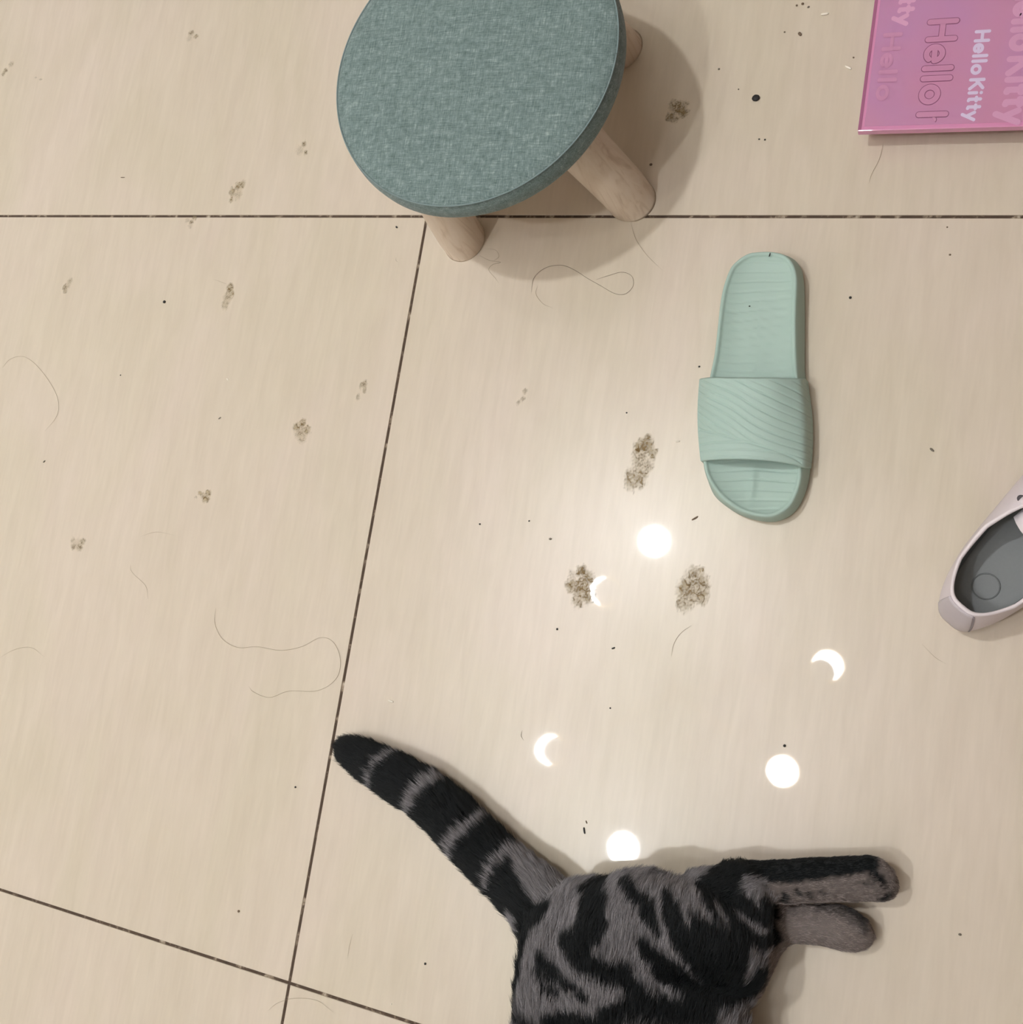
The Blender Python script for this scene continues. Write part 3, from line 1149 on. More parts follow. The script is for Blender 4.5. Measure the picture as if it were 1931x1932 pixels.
# ears
for (x, y) in ((1120, 2640), (1150, 2600)):
    for i in range(6):
        p = W(x, y, .07 + 0.02 * (x > 1130)); ball(p + np.array([-0.006 * i, -.002 * i, .006 * i]), 0.012 * (1 - i / 7), 2)
me = bpy.data.meshes.new('tmp'); bm.to_mesh(me); bm.free()
tmp = bpy.data.objects.new('tmp', me); COL.objects.link(tmp)
md = tmp.modifiers.new('r', 'REMESH'); md.mode = 'VOXEL'; md.voxel_size = 0.0030; md.use_smooth_shade = True
md2 = tmp.modifiers.new('s', 'SMOOTH'); md2.factor = 0.5; md2.iterations = 7
dg = bpy.context.evaluated_depsgraph_get(); dg.update()
cat_me = bpy.data.meshes.new_from_object(tmp.evaluated_get(dg))
bpy.data.objects.remove(tmp)
nv = len(cat_me.vertices)
co = np.empty(nv * 3); cat_me.vertices.foreach_get('co', co); co = co.reshape(-1, 3)
co[:, 2] = np.maximum(co[:, 2], 0.0012)
cat_me.vertices.foreach_set('co', co.ravel())
cat_me.update()

# coat pattern: dark blotches of a silver tabby, laid out in plan on the upper flank
def Z6(x, y):
    return (x / 2.414 + 940, y / 2.414 + 1580)


def Z5(x, y):
    return (x / 3.378 + 600, y / 3.378 + 1360)


PAT = []   # (tone, [(wx, wy, half width)])


def patt(tone, pts, z=0.085, conv=Z6, sc=2.414):
    q = []
    for x, y, h in pts:
        a = P(*conv(x, y), z)
        q.append((a[0], a[1], h / sc * 0.00050 * (1.12 if tone == 0 else 1.0)))
    PAT.append((tone, np.array(q)))


D, Lt = 0.0, 1.0
# spine strip and tail root
patt(D, [(150, 300, 45), (190, 350, 60), (165, 430, 45), (135, 520, 38), (135, 600, 34), (120, 680, 38), (90, 760, 48), (60, 850, 55)], 0.05)
patt(D, [(130, 280, 40), (190, 330, 45), (250, 320, 22)], 0.05)
patt(D, [(345, 250, 14), (400, 280, 50), (450, 330, 60), (460, 410, 62), (445, 470, 55), (380, 500, 40), (325, 500, 24)])
patt(D, [(430, 480, 45), (520, 570, 45), (600, 630, 42), (680, 700, 24), (720, 715, 10)])
patt(D, [(340, 520, 25), (430, 570, 42), (520, 610, 40), (600, 640, 30)])
patt(D, [(560, 220, 16), (610, 250, 26), (650, 300, 14)])
patt(D, [(650, 270, 12), (700, 330, 30), (740, 390, 22), (770, 440, 10)])
patt(D, [(700, 480, 22), (740, 540, 40), (820, 620, 52), (900, 700, 50), (980, 770, 46), (1060, 800, 30)])
patt(D, [(780, 280, 20), (820, 350, 36), (890, 430, 58), (960, 500, 78), (1040, 590, 92), (1090, 680, 72), (1090, 750, 40)])
patt(D, [(960, 200, 34), (1000, 270, 55), (1070, 350, 62), (1150, 440, 55), (1210, 510, 34)])
patt(D, [(1060, 640, 60), (1110, 560, 50), (1150, 500, 40)])
patt(D, [(210, 590, 24), (260, 640, 30), (330, 680, 22), (400, 700, 18), (460, 740, 14)])
patt(D, [(190, 640, 16), (240, 720, 14), (300, 740, 16)])
patt(D, [(540, 790, 26), (640, 770, 40), (760, 790, 46), (860, 820, 46), (960, 850, 30)])
patt(D, [(260, 870, 30), (360, 850, 34), (460, 860, 44), (600, 900, 50), (760, 930, 50)])
# hind leg markings, with painted shade in toe creases and under the foot
patt(D, [(960, 190, 28), (1040, 150, 34), (1120, 130, 38), (1210, 145, 42), (1320, 150, 44), (1420, 140, 42), (1520, 130, 40), (1620, 120, 38), (1690, 130, 26)], 0.05)
patt(D, [(1080, 210, 26), (1060, 280, 26), (1100, 330, 22)], 0.06)
patt(D, [(1200, 280, 10), (1220, 330, 16), (1245, 385, 14)], 0.06)
patt(D, [(1303, 255, 12), (1306, 280, 12)], 0.04)
patt(D, [(1362, 240, 8), (1372, 252, 8)], 0.04)
patt(D, [(1420, 245, 8), (1428, 262, 8)], 0.04)
patt(D, [(1470, 240, 7), (1480, 250, 7)], 0.04)
patt(D, [(1700, 150, 12), (1740, 180, 14), (1760, 220, 8)], 0.035)
patt(D, [(1640, 205, 3), (1690, 200, 5), (1730, 185, 6)], 0.035)  # thin strokes here and next: shaded toe creases drawn into the coat
patt(D, [(1730, 285, 5), (1765, 270, 8), (1790, 240, 5)], 0.03)
patt(0.45, [(1450, 325, 10), (1530, 325, 18), (1600, 350, 30), (1650, 380, 26), (1665, 430, 14)], 0.03)  # dark paw patch, plus shade below the upper foot painted into the coat
patt(0.12, [(1560, 318, 6), (1610, 335, 12), (1655, 370, 12), (1665, 410, 8)], 0.03)
# light patches over the dark
patt(Lt, [(1130, 220, 34), (1180, 240, 36), (1230, 270, 24)], 0.06)
patt(Lt, [(1100, 360, 5), (1150, 410, 10), (1210, 450, 12)], 0.07)
patt(Lt, [(1005, 340, 6), (1030, 390, 8), (1060, 430, 4)], 0.09)
patt(Lt, [(1180, 530, 18), (1160, 600, 14), (1140, 640, 6)], 0.06)
patt(Lt, [(840, 250, 12), (870, 330, 12), (895, 390, 8)])
patt(Lt, [(490, 520, 8), (530, 530, 16), (580, 560, 10)])
patt(Lt, [(110, 380, 8), (130, 410, 10), (140, 430, 5)], 0.04)
# tail bands
zt = 0.035
patt(D, [(60, 230, 90), (190, 330, 100), (340, 470, 100), (540, 600, 100), (720, 760, 110), (860, 930, 110), (1040, 1080, 100), (1200, 1180, 80)], zt, Z5, 3.378)
patt(D, [(110, 190, 90), (250, 230, 110), (420, 330, 125), (620, 440, 130), (820, 570, 130), (960, 690, 130), (1100, 830, 125), (1250, 1000, 120), (1370, 1140, 90)], zt, Z5, 3.378)
patt(Lt, [(355, 440, 10), (362, 370, 17), (400, 290, 17), (460, 235, 14), (530, 205, 9)], zt, Z5, 3.378)
patt(Lt, [(610, 590, 22), (650, 510, 38), (710, 430, 42), (780, 370, 36), (840, 350, 16)], zt, Z5, 3.378)
patt(Lt, [(885, 880, 22), (915, 790, 34), (980, 710, 34), (1060, 650, 26), (1110, 620, 12)], zt, Z5, 3.378)
patt(Lt, [(1135, 1070, 14), (1160, 970, 20), (1210, 890, 20), (1270, 850, 24)], zt, Z5, 3.378)
patt(Lt, [(1310, 880, 36), (1380, 960, 56), (1450, 1050, 60), (1500, 1110, 50)], zt, Z5, 3.378)
patt(D, [(1270, 940, 26), (1310, 1010, 26), (1330, 1100, 30)], zt, Z5, 3.378)


def paint(p, jitter=0.0011):
    """0 = black stripe, 1 = grey ground, for positions (n,3)"""
    q = p[:, :2].copy()
    q[:, 0] += jitter * snoise(p, 420, 0.3) + jitter * .8 * snoise(p, 1300, 4.1)
    q[:, 1] += jitter * snoise(p, 420, 2.3) + jitter * 1.6 * snoise(p, 1500, 1.1)
    tone = np.full(len(p), 1.0)
    tone -= 0.30 * np.clip(snoise(p, 330, 9.0), 0, 1)
    # far part of the body outside the mapped flank: simple bars
    bars = np.clip(np.sin(p[:, 1] * 120 + 2.5 * np.sin(p[:, 0] * 30)) * 2.2 + .2, 0, 1)
    far = np.clip((-0.735 - p[:, 1]) / 0.01, 0, 1)
    tone = tone * (1 - far) + (1 - bars) * far
    for tn, pl in PAT:
        lo = pl[:, :2].min(0) - 0.03; hi = pl[:, :2].max(0) + 0.03
        ii = np.where((q[:, 0] > lo[0]) & (q[:, 0] < hi[0]) & (q[:, 1] > lo[1]) & (q[:, 1] < hi[1]))[0]
        if not len(ii):
            continue
        s = q[ii]
        best = np.full(len(ii), 1.0)
        for a, b_ in zip(pl[:-1], pl[1:]):
            d = b_[:2] - a[:2]
            t = np.clip(((s - a[:2]) @ d) / (d @ d + 1e-12), 0, 1)
            dist = np.linalg.norm(s - (a[:2] + t[:, None] * d), axis=1) - (a[2] + (b_[2] - a[2]) * t)
            best = np.minimum(best, dist)
        w = np.clip(0.5 - best / 0.0022, 0, 1)
        tone[ii] = tone[ii] * (1 - w) + tn * w
    return tone


def bone_info(p):
    """nearest bone direction, fur length and region per point"""
    n = len(p)
    best = np.full(n, 1e9); dirs = np.zeros((n, 3)); fl = np.zeros(n); reg = np.zeros(n, int)
    names = {'tail': 0, 'body': 1, 'shank': 2, 'foot': 3, 'paw2': 4}
    for p0, r0, p1, r1, L, rg in bones:
        d = p1 - p0
        t = np.clip(((p - p0) @ d) / (d @ d + 1e-12), 0, 1)
        dist = np.linalg.norm(p - (p0 + t[:, None] * d), axis=1) - (r0 + (r1 - r0) * t)
        m_ = dist < best
        best[m_] = dist[m_]
        dd = d / np.linalg.norm(d)
        if rg == 'tail':
            dd = -dd                                  # towards the tip
        elif rg == 'body':
            dd = np.array([0.02, 1.0, 0.0])           # towards the rump
        dirs[m_] = dd; fl[m_] = L; reg[m_] = names[rg]
    return dirs, fl, reg


DARK = np.array(srgb(27, 30, 32)[:3]); GREY = np.array(srgb(142, 138, 141)[:3]); PAWC = np.array(srgb(150, 138, 134)[:3])


def coat(p, reg, rnd=None):
    t = paint(p)
    foot = (reg >= 2).astype(float)
    light = GREY[None] * (1 - 0.0 * foot[:, None])
    light = np.where((reg == 4)[:, None], PAWC[None], light)
    light = np.where((reg == 3)[:, None], PAWC[None] * 0.80, light)
    t = t[:, None]
    return DARK[None] * (1 - t) + light * t


d_, f_, rg_ = bone_info(co)
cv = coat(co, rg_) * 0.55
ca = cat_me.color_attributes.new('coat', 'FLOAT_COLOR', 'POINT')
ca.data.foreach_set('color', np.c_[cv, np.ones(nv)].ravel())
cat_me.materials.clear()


def mat_attr(name, attr, rough, spec):
    m, nt, b, out = new_mat(name)
    at = node(nt, 'ShaderNodeAttribute')
    at.attribute_name = attr
    nt.links.new(at.outputs['Color'], b.inputs['Base Color'])
    b.inputs['Roughness'].default_value = rough
    b.inputs['Specular IOR Level'].default_value = spec
    return m


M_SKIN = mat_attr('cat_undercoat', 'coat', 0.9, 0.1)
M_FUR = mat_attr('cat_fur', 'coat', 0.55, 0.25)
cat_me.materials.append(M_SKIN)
cat = bpy.data.objects.new('cat', cat_me)
COL.objects.link(cat)
tag(cat, 'silver and black tabby cat lying on its side, tail and hind legs in view', 'cat')
cat_me.polygons.foreach_set('use_smooth', [True] * len(cat_me.polygons))
# eyes and nose of the head beyond the frame
for (x, y, z) in ((1190, 2650, .083), (1215, 2648, .06)):
    bm = bmesh.new()
    bmesh.ops.create_uvsphere(bm, u_segments=16, v_segments=10, radius=0.0075, matrix=Matrix.Translation([float(v) for v in W(x, y, z)]))
    bm_obj('eye', bm, simple('cat_eye', srgb(150, 150, 60), 0.1, coat=1.0), cat, True)

# fur
cat_me.calc_loop_triangles()
nt_ = len(cat_me.loop_triangles)
tri = np.empty(nt_ * 3, int); cat_me.loop_triangles.foreach_get('vertices', tri); tri = tri.reshape(-1, 3)
vn = np.empty(nv * 3); cat_me.vertices.foreach_get('normal', vn); vn = vn.reshape(-1, 3)
A, B, C_ = co[tri[:, 0]], co[tri[:, 1]], co[tri[:, 2]]
area = np.linalg.norm(np.cross(B - A, C_ - A), axis=1) / 2
cen_t = (A + B + C_) / 3
dens = np.where(cen_t[:, 2] < 0.004, 0.15, 1.0) * np.where(cen_t[:, 1] < -0.80, 0.16, 1.0)
HAIRS = 300000
pr_ = area * dens; pr_ /= pr_.sum()
ti = rng.choice(nt_, HAIRS, p=pr_)
u = rng.random((HAIRS, 2)); fl_ = u.sum(1) > 1; u[fl_] = 1 - u[fl_]
w0 = 1 - u.sum(1)
root = A[ti] * w0[:, None] + B[ti] * u[:, :1] + C_[ti] * u[:, 1:]
nn = vn[tri[ti, 0]] * w0[:, None] + vn[tri[ti, 1]] * u[:, :1] + vn[tri[ti, 2]] * u[:, 1:]
nn /= np.linalg.norm(nn, axis=1)[:, None]
dr, fl, reg = bone_info(root)
tan = dr - nn * (dr * nn).sum(1)[:, None]
tan /= np.linalg.norm(tan, axis=1)[:, None] + 1e-6
# clumps
cell = np.floor(root / 0.0045).astype(np.int64)
hsh = (cell[:, 0] * 73856093) ^ (cell[:, 1] * 19349663) ^ (cell[:, 2] * 83492791)
def hrand(h, k):
    x = np.sin((h % 100003) * 12.9898 + k * 78.233) * 43758.5453
    return x - np.floor(x)
cj = np.c_[hrand(hsh, 1), hrand(hsh, 2), hrand(hsh, 3)] - 0.5
ln = fl * (0.75 + 0.5 * rng.random(HAIRS)) * (0.85 + 0.3 * hrand(hsh, 4))
rj = rng.normal(size=(HAIRS, 3)) * 0.10
lift = np.where(reg >= 3, 0.22, np.where(reg == 0, 0.42, 0.40))[:, None]
NP_ = 4
pts = np.zeros((HAIRS, NP_, 3))
pts[:, 0] = root - nn * 0.0004
for k in range(1, NP_):
    t = k / (NP_ - 1)
    d = tan * (0.75 + 0.5 * t) + nn * lift * (1.25 - 0.95 * t) + cj * 0.34 + rj
    d /= np.linalg.norm(d, axis=1)[:, None]
    pts[:, k] = pts[:, k - 1] + d * (ln / (NP_ - 1))[:, None]
pts[:, :, 2] = np.maximum(pts[:, :, 2], 0.0009)
cols = coat(root, reg) * (0.62 + 0.76 * rng.random(HAIRS))[:, None] * (0.85 + 0.3 * hrand(hsh, 7))[:, None]
white = rng.random(HAIRS) < 0.03
cols[white] *= 1.5
hc = bpy.data.hair_curves.new('fur')
hc.add_curves([NP_] * HAIRS)
hc.attributes['position'].data.foreach_set('vector', pts.astype(np.float32).ravel())
ra = hc.attributes.get('radius') or hc.attributes.new('radius', 'FLOAT', 'POINT')
rad = np.tile(np.array([1.0, 0.9, 0.65, 0.12]), HAIRS) * np.repeat(np.where(reg >= 3, 0.00011, 0.00014), NP_)
ra.data.foreach_set('value', rad.astype(np.float32))
ca = hc.attributes.new('coat', 'FLOAT_COLOR', 'CURVE')
ca.data.foreach_set('color', np.c_[cols, np.ones(HAIRS)].astype(np.float32).ravel())
hc.materials.append(M_FUR)
fur = bpy.data.objects.new('fur', hc)
COL.objects.link(fur)
fur.parent = cat
fur['kind'] = 'stuff'

# ------------------------------------------------------------------ muddy paw prints
def mat_mud(name, col_a, col_b, strength):
    m, nt, b, out = new_mat(name)
    tc = node(nt, 'ShaderNodeTexCoord')
    at = node(nt, 'ShaderNodeAttribute')
    at.attribute_name = 'cover'
    n = node(nt, 'ShaderNodeTexNoise')
    n.inputs['Scale'].default_value = 115
    n.inputs['Detail'].default_value = 2.2
    n.inputs['Distortion'].default_value = 0.8
    nt.links.new(tc.outputs['Object'], n.inputs['Vector'])
    n2 = node(nt, 'ShaderNodeTexNoise')
    n2.inputs['Scale'].default_value = 230
    n2.inputs['Detail'].default_value = 1.5
    nt.links.new(tc.outputs['Object'], n2.inputs['Vector'])

    def mth(op, *ins):
        x = node(nt, 'ShaderNodeMath', operation=op)
        x.use_clamp = True
        for i, v in enumerate(ins):
            if hasattr(v, 'links'):
                nt.links.new(v, x.inputs[i])
            else:
                x.inputs[i].default_value = v
        return x.outputs[0]
    z0, o1 = (0, 0, 0, 1), (1, 1, 1, 1)
    ridge = ramp(nt, n.outputs['Fac'], [(0.43, z0), (0.60, z0), (0.47, o1), (0.52, o1)])
    cov = ramp(nt, at.outputs['Fac'], [(0.03, z0), (0.48, o1)])
    holes = ramp(nt, n2.outputs['Fac'], [(0.34, (.5, .5, .5, 1)), (0.56, o1)])
    rd = mth('MULTIPLY', mth('MULTIPLY', ridge.outputs[0], cov.outputs[0]), holes.outputs[0])
    film = mth('MULTIPLY', mth('MULTIPLY', cov.outputs[0], holes.outputs[0]), 0.58 * strength)
    alpha = mth('MAXIMUM', film, mth('MULTIPLY', rd, strength))
    colr = mixrgb(nt, rd, col_a, col_b)
    nt.links.new(colr, b.inputs['Base Color'])
    nt.links.new(alpha, b.inputs['Alpha'])
    b.inputs['Roughness'].default_value = 0.8
    b.inputs['Specular IOR Level'].default_value = 0.2
    return m


MUD = {3: mat_mud('mud_heavy', srgb(184, 168, 136), srgb(122, 100, 66), 0.95),
       2: mat_mud('mud_medium', srgb(192, 176, 142), srgb(118, 98, 64), 0.85),
       1: mat_mud('mud_light', srgb(186, 171, 140), srgb(128, 110, 80), 0.70)}
PRINTS = [  # centre, size (px), blobs in unit coordinates (x right, y down, r, weight), level, label
    (1210, 872, 60, 88, [(0.15, -.62, .34, 1), (-.25, -.55, .28, .9), (.55, -.35, .22, 1), (-.1, -.15, .45, .5), (.35, .1, .35, .45), (-.35, .62, .42, .7), (.05, .55, .42, .7)], 3, 'two-part muddy paw print left of the slipper strap'),
    (1096, 1105, 62, 72, [(-.05, -.6, .3, .8), (.35, -.25, .4, .8), (-.5, .05, .3, 1), (0, .1, .45, .8), (.45, .35, .4, .8), (0, .6, .38, .6), (-.55, -.4, .25, .3)], 3, 'thick muddy paw print left of the thin crescent of light'),
    (1306, 1112, 66, 82, [(0, -.45, .4, .6), (.4, -.25, .38, .8), (-.3, 0, .4, .9), (.5, .2, .3, .8), (.05, .2, .45, .6), (-.25, .5, .4, .6), (.3, -.75, .14, .9)], 3, 'thick muddy paw print below the largest light spot'),
    (1279, 206, 56, 58, [(-.2, -.2, .4, .6), (.1, 0, .35, 1), (-.35, .45, .26, 1.1), (.4, .25, .3, .8), (.35, -.2, .3, .5), (-.1, .6, .25, .6)], 3, 'dark muddy paw print in the shadow of the stool'),
    (568, 813, 50, 52, [(-.45, -.25, .3, .9), (0, -.55, .3, .8), (.5, -.1, .3, .9), (0, .1, .5, .5), (.2, .5, .4, .45)], 2, 'muddy paw print with five toe marks left of the long joint'),
    (386, 934, 46, 42, [(.35, -.2, .3, 1), (.2, .35, .35, .9), (-.45, -.1, .2, .9), (-.8, .3, .15, .5), (0, .1, .35, .5)], 2, 'small ragged paw print low on the left tile'),
    (431, 557, 46, 58, [(.05, -.45, .35, .8), (.35, -.1, .25, .8), (0, .1, .45, .5), (-.1, .6, .4, .5)], 2, 'oval muddy paw print right of the black speck'),
    (446, 363, 48, 62, [(.45, -.5, .3, .7), (.05, -.4, .3, .7), (-.4, -.05, .3, .8), (-.35, .5, .2, .7), (.2, .15, .4, .35)], 2, 'curved muddy paw print just above the horizontal joint'),
    (362, 416, 40, 34, [(.3, -.3, .3, .8), (0, .2, .3, .7), (-.5, 0, .3, .45), (0, .7, .3, .4)], 1, 'faint paw print smeared below the horizontal joint'),
    (571, 282, 36, 42, [(.05, -.5, .3, .8), (.5, .3, .25, .8), (-.3, .1, .5, .35)], 1, 'small faint paw print left of the stool seat'),
    (363, 68, 40, 34, [(-.2, -.4, .35, .7), (.5, .1, .3, .8), (-.3, .3, .4, .3)], 1, 'small faint paw print near the top edge'),
    (14, 130, 44, 40, [(-.2, .2, .3, .9), (-.4, .6, .25, .8), (.4, -.5, .35, .5)], 1, 'paw print cut by the left edge near the top'),
    (127, 538, 40, 44, [(.3, -.4, .3, .6), (-.3, .2, .3, .9), (-.1, .55, .3, .8), (.1, 0, .4, .4)], 1, 'slanted paw print at the far left below the joint'),
    (682, 735, 34, 50, [(.3, -.4, .3, .8), (.4, 0, .25, .8), (-.1, -.3, .25, .6), (-.2, .55, .25, .7)], 1, 'faint paw print touching the long joint'),
    (146, 1025, 48, 46, [(.5, -.2, .3, .9), (.3, .3, .3, .9), (-.3, .3, .3, .8), (-.5, -.2, .25, .6), (0, .1, .5, .3)], 1, 'faint star-shaped paw print at the lower far left'),
    (988, 748, 34, 44, [(.1, -.4, .25, .5), (0, .2, .25, .45), (-.4, .5, .2, .5)], 1, 'barely visible grey smudge right of the long joint'),
    (72, 148, 34, 20, [(-.4, -.2, .2, .5), (.5, .3, .25, .6)], 1, 'thin wavy smudge at the top far left'),
]
for x, y, w, h, blobs, lv, lab in PRINTS:
    c = P(x, y)
    N = 44
    gx, gy = np.meshgrid(np.linspace(-1.25, 1.25, N), np.linspace(-1.25, 1.25, N), indexing='ij')
    q = np.c_[gx.ravel(), gy.ravel()]
    jx = q + 0.10 * np.c_[snoise(q, 5, x), snoise(q, 5, y)] + 0.06 * np.c_[snoise(q, 13, x), snoise(q, 13, y)]
    cov = np.zeros(len(q))
    for bx, by, br, bw in blobs:
        d = np.linalg.norm(jx - np.array([bx, by]), axis=1)
        cov = np.maximum(cov, bw * np.clip(1.25 - d / br, 0, 0.75) / 0.75 * 0.62)
    cov += 0.16 * snoise(q, 16, x + y) * (cov > 0.08)
    cov = np.clip(cov, 0, 1)
    sx = w / 2 * 0.00061; sy = h / 2 * 0.00062
    if lv == 3:
        sx *= 1.0
    V = np.c_[c[0] + gx.ravel() * sx, c[1] - gy.ravel() * sy, 0.00025 + 0.0005 * cov * (0.4 if lv < 3 else 1)]
    Fc = []
    for i in range(N - 1):
        for j in range(N - 1):
            f = (i * N + j, i * N + j + 1, (i + 1) * N + j + 1, (i + 1) * N + j)
            if max(cov[k] for k in f) > 0.03:
                Fc.append(f[::-1])
    used = sorted({k for f in Fc for k in f}); mp_ = {k: i for i, k in enumerate(used)}
    o = mesh_obj('paw_print', V[used] - np.array([c[0], c[1], 0]), [tuple(mp_[k] for k in f) for f in Fc], MUD[lv], None, True)
    o.location = (c[0], c[1], 0)
    at = o.data.attributes.new('cover', 'FLOAT', 'POINT')
    at.data.foreach_set('value', cov[used])
    tag(o, lab, 'paw print', 'muddy paw prints on the tiles')

# ------------------------------------------------------------------ crumbs, specks and twigs
M_BLK = simple('black_speck', srgb(28, 27, 28), 0.6)
M_BRN = simple('brown_speck', srgb(112, 94, 76), 0.7)
M_GRN = simple('grey_speck', srgb(120, 112, 100), 0.7)
M_WCR = simple('white_crumb', srgb(236, 228, 214), 0.5)
CR = [  # name, px, py, length px, width px, angle deg, material, label, z0
    ('crumb', 1427, 186, 16, 14, 0, M_BLK, 'large round black crumb between the stool and the pink scale', 0),
    ('crumb', 311, 570, 7, 7, 0, M_BLK, 'small black speck on the left tile between two paw prints', 0),
    ('crumb', 1605, 562, 5, 5, 0, M_BLK, 'small black speck right of the slipper heel', 0),
    ('crumb', 1510, 65, 9, 6, -50, M_BRN, 'brown pellet left of the pink scale', 0),
    ('crumb', 1504, 11, 4, 4, 0, M_BRN, 'leftmost of three specks at the top edge', 0),
    ('crumb', 1515, 8, 5, 5, 0, M_BRN, 'middle of three specks at the top edge', 0),
    ('crumb', 1526, 14, 5, 4, 40, M_GRN, 'rightmost of three specks at the top edge', 0),
    ('rice_crumb', 1557, 27, 15, 5, 5, M_WCR, 'short white stick left of the pink scale near the top edge', 0),
    ('rice_crumb', 1601, 128, 15, 4.5, -30, M_WCR, 'short white stick beside the left edge of the pink scale', 0),
    ('crumb', 1611, 109, 4, 3, -45, M_BRN, 'tiny speck above the white stick beside the pink scale', 0),
    ('crumb', 1481, 61, 3.5, 3, 0, M_BRN, 'tiny speck left of the brown pellet', 0),
    ('crumb', 1433, 263, 3.5, 3, 0, M_BLK, 'left one of two paired specks below the large black crumb', 0),
    ('crumb', 1444, 264, 3.5, 3.5, 0, M_BLK, 'right one of two paired specks below the large black crumb', 0),
    ('crumb', 1394, 169, 3, 3, 0, M_GRN, 'tiny grey speck left of the large black crumb', 0),
    ('crumb', 1357, 131, 4, 4, 0, M_GRN, 'grey speck in the edge of the stool shadow', 0),
    ('crumb', 1229, 311, 6, 5, 0, M_BRN, 'brown crumb beside the thick stool leg', 0),
    ('crumb', 749, 429, 6, 4, -40, M_BLK, 'black speck under the horizontal joint left of the stool leg', 0),
    ('twig', 232, 335, 14, 2, 0, M_BRN, 'short brown dash above the horizontal joint at left', 0),
    ('rice_crumb', 430, 716, 8, 3.5, -40, M_WCR, 'white crumb on the left tile', 0),
    ('crumb', 228, 708, 3.5, 3, 0, M_BLK, 'tiny black speck on the far left tile', 0),
    ('crumb', 415, 789, 8, 3, 40, M_GRN, 'grey crumb below the white crumb on the left tile', 0),
    ('crumb', 84, 871, 8, 4, 45, M_GRN, 'grey crumb near the left edge', 0),
    ('crumb', 906, 989, 4, 3.5, 0, M_BLK, 'left one of two black specks right of the long joint', 0),
    ('crumb', 999, 983, 3.5, 3, 50, M_BLK, 'right one of two black specks right of the long joint', 0),
    ('crumb', 1039, 1017, 6, 4, 0, M_GRN, 'grey crumb left of the largest light spot', 0),
    ('crumb', 1052, 1187, 4, 4, 0, M_BLK, 'black speck below the left thick paw print', 0),
    ('twig', 1158, 1223, 7, 3, 30, M_BLK, 'tiny hooked black crumb below the two thick paw prints', 0),
    ('crumb', 1152, 1336, 3.2, 3, 0, M_BLK, 'tiny black speck in the middle of the glossy tile', 0),
    ('crumb', 1481, 1407, 5, 5, 0, M_BLK, 'black speck right above the right light spot', 0),
    ('twig', 1312, 978, 14, 3.2, 38, M_BRN, 'brown twig below the slipper toe', 0),
    ('twig', 1103, 1567, 12, 3.2, -72, M_BLK, 'dark twig left of the lowest light spot', 0),
    ('twig', 1107, 1551, 6, 2.4, -60, M_BRN, 'tiny splinter above the dark twig', 0),
    ('rice_crumb', 738, 1323, 13, 4, -6, M_WCR, 'white grain above the tail tip', 0),
    ('crumb', 558, 1485, 4, 4, 0, M_BLK, 'black speck left of the long joint near the tail', 0),
    ('crumb', 803, 1818, 4.5, 4.5, 0, M_BLK, 'black speck left of the cat body', 0),
    ('crumb', 451, 1719, 5, 5, 0, M_BRN, 'brown speck above the slanted lower joint', 0),
    ('rice_crumb', 1279, 833, 9, 3, 10, M_WCR, 'white grain left of the slipper strap', 0),
    ('crumb', 1183, 779, 3.5, 3, 0, M_BLK, 'tiny black speck above the two-part paw print', 0),
    ('crumb', 1320, 692, 4, 3.5, 0, M_BLK, 'black speck touching the left of the slipper', 0),
    ('crumb', 1759, 849, 9, 4, -40, M_GRN, 'grey crumb above the sneaker', 0),
    ('twig', 1453, 481, 8, 2, 80, M_BLK, 'black splinter lying on the slipper heel', 0.0285),
    ('crumb', 1415, 578, 3.5, 2.5, 0, M_BLK, 'tiny black speck on the slipper footbed', 0.0245),
    ('crumb', 739, 1894, 3.2, 3.2, 0, M_WCR, 'tiny white speck below the slanted joint', 0),
    ('crumb', 1788, 429, 3, 3, 0, M_BRN, 'tiny speck right under the horizontal joint at right', 0),
    ('crumb', 1793, 481, 4, 3.5, 0, M_BRN, 'brown speck below the horizontal joint at right', 0),
    ('crumb', 1812, 1763, 5, 4, 0, M_GRN, 'grey speck at the lower right of the floor', 0),
]
for nm, x, y, l, w, ang, mt, lab, z0 in CR:
    c = P(x, y, z0)
    a = l / 2 * 0.00051; b_ = w / 2 * 0.00051
    bm = bmesh.new()
    bmesh.ops.create_icosphere(bm, subdivisions=2, radius=1.0)
    for v in bm.verts:
        k = 1 + 0.16 * noise.noise(v.co * 1.7 + Vector((x, y, 0)))
        cx_ = v.co.x * a * k
        bend = 0.25 * b_ * (v.co.x ** 2) if nm == 'twig' else 0
        if nm in ('rice_crumb', 'twig'):
            cx_ = math.copysign(abs(v.co.x) ** 0.55, v.co.x) * a
        v.co = Vector((cx_, v.co.y * b_ * k + bend, (v.co.z * 0.7 + 0.62) * b_ * (0.55 if l > 12 and w > 10 else 0.9)))
    bmesh.ops.rotate(bm, verts=bm.verts, cent=(0, 0, 0), matrix=Matrix.Rotation(math.radians(ang), 3, 'Z'))
    o = bm_obj(nm, bm, mt, None, True)
    o.location = (c[0], c[1], z0 + 0.0001)
    tag(o, lab, {'crumb': 'crumb', 'rice_crumb': 'crumb', 'twig': 'twig'}[nm], 'crumbs and specks on the floor')

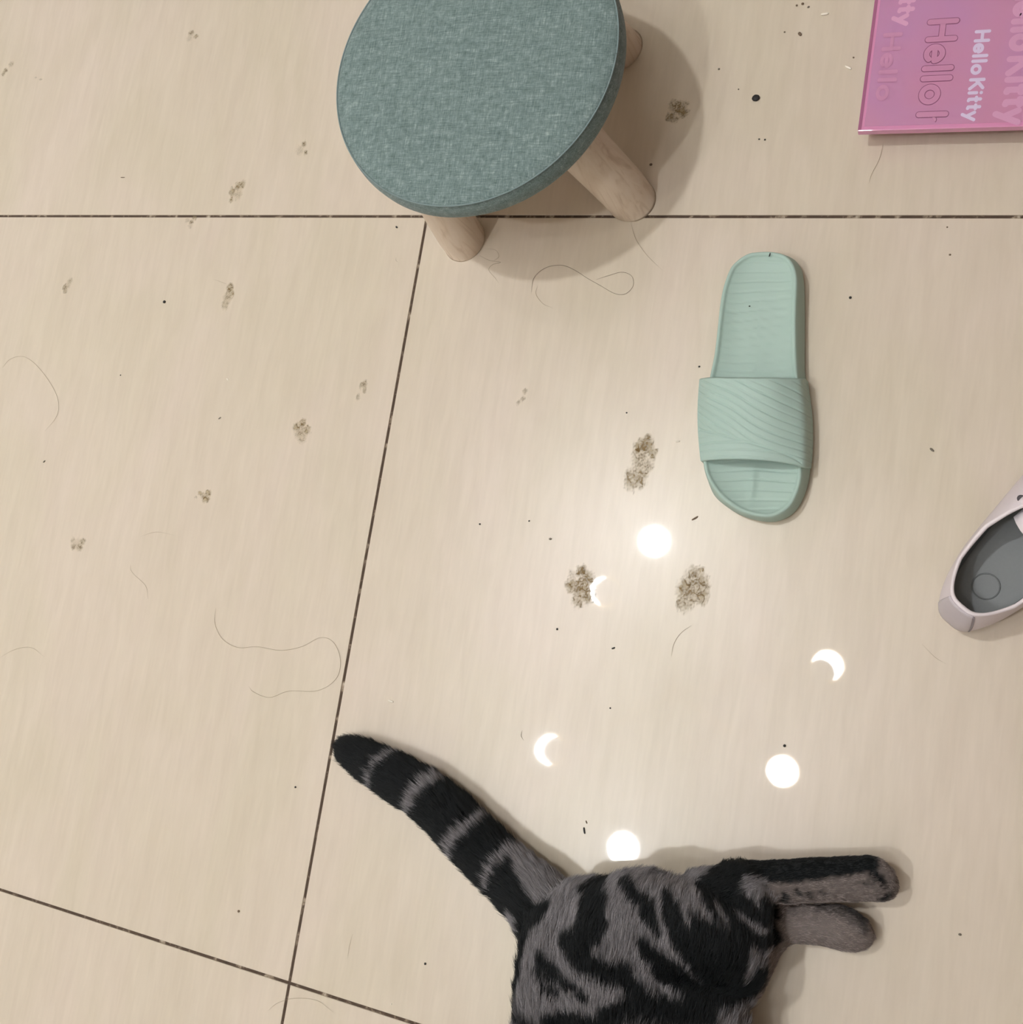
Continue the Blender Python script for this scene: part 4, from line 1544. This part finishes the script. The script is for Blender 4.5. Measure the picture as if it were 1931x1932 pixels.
# ------------------------------------------------------------------ loose hairs
M_HAIR = simple('loose_hair', srgb(150, 134, 108), 0.5)
M_HAIRD = simple('loose_dark_hair', srgb(112, 98, 82), 0.5)
HA = [
    ([(1003, 552), (1008, 525), (1030, 506), (1060, 501), (1085, 510), (1110, 526), (1135, 540), (1160, 554), (1180, 555), (1195, 540), (1193, 522), (1175, 514), (1150, 520), (1125, 528)], M_HAIRD, .00016, 'looped dark hair in the shadow below the stool'),
    ([(1015, 540), (1012, 555), (1025, 573), (1045, 582)], M_HAIR, .00013, 'short curved hair inside the looped hair'),
    ([(1190, 415), (1200, 450), (1220, 480), (1250, 510)], M_HAIR, .00013, 'fine hair running down from the thick stool leg'),
    ([(905, 482), (925, 492), (945, 495), (930, 500), (923, 510), (935, 525), (942, 535)], M_HAIR, .00014, 'wisp of fluff at the foot of the front stool leg'),
    ([(915, 470), (935, 472), (942, 484), (930, 494)], M_HAIR, .00012, 'tiny curl of fluff beside the front stool leg'),
    ([(408, 1147), (406, 1175), (420, 1205), (450, 1222), (485, 1220), (530, 1227), (570, 1220), (605, 1203), (630, 1212), (643, 1245), (635, 1280), (600, 1303), (545, 1304), (510, 1316), (480, 1306), (470, 1295)], M_HAIR, .00014, 'long winding hair left of the long joint'),
    ([(5, 694), (20, 678), (45, 673), (70, 690), (95, 722), (110, 755), (108, 785), (85, 814)], M_HAIR, .00014, 'long arched hair at the left edge'),
    ([(247, 1065), (250, 1080), (275, 1105), (280, 1130)], M_HAIR, .00012, 'short crooked hair on the lower left tile'),
    ([(265, 1013), (295, 1004), (330, 1010)], M_HAIR, .00012, 'short arched hair above the crooked hair'),
    ([(0, 1241), (30, 1225), (60, 1222), (85, 1240)], M_HAIR, .00013, 'small arched hair at the left edge, lower half'),
    ([(505, 1908), (525, 1892), (560, 1883), (600, 1888), (630, 1910)], M_HAIR, .00012, 'arched hair crossing the joint at the bottom edge'),
    ([(1267, 1238), (1272, 1215), (1285, 1195), (1305, 1180)], M_HAIR, .00013, 'fine hair below the right thick paw print'),
    ([(986, 1378), (984, 1388), (989, 1397)], M_HAIRD, .00018, 'tiny dark curved hair left of the left crescent'),
    ([(403, 527), (420, 533), (432, 538)], M_HAIR, .00012, 'straight hair crossing the oval paw print'),
    ([(748, 486), (748, 492), (752, 495)], M_HAIRD, .00012, 'tiny hair left of the front stool leg'),
    ([(1668, 268), (1660, 300), (1645, 330), (1641, 345)], M_HAIR, .00013, 'fine hair under the pink scale corner'),
    ([(1740, 1215), (1765, 1240), (1785, 1252)], M_HAIR, .00012, 'fine slanted hair below the sneaker'),
    ([(666, 1762), (660, 1785), (656, 1810)], M_HAIR, .00011, 'fine upright hair below the tail'),
]
for pts_, mt, r, lab in HA:
    w = np.array([P(a, b_) for a, b_ in pts_])
    cv_ = catmull(w, 8)
    cv_[:, 2] = 0.0004 + 0.0004 * np.sin(np.linspace(0, 9, len(cv_))) ** 2
    rr = r * np.minimum(1, np.minimum(np.arange(len(cv_)) + 2, np.arange(len(cv_))[::-1] + 2) / 8)
    V, Fc = tube_mesh(cv_, rr, 5)
    o = mesh_obj('hair_strand', np.array(V) - np.array([cv_[0][0], cv_[0][1], 0]), Fc, mt, None, True)
    o.location = (cv_[0][0], cv_[0][1], 0)
    tag(o, lab, 'hair', 'loose hairs on the floor')
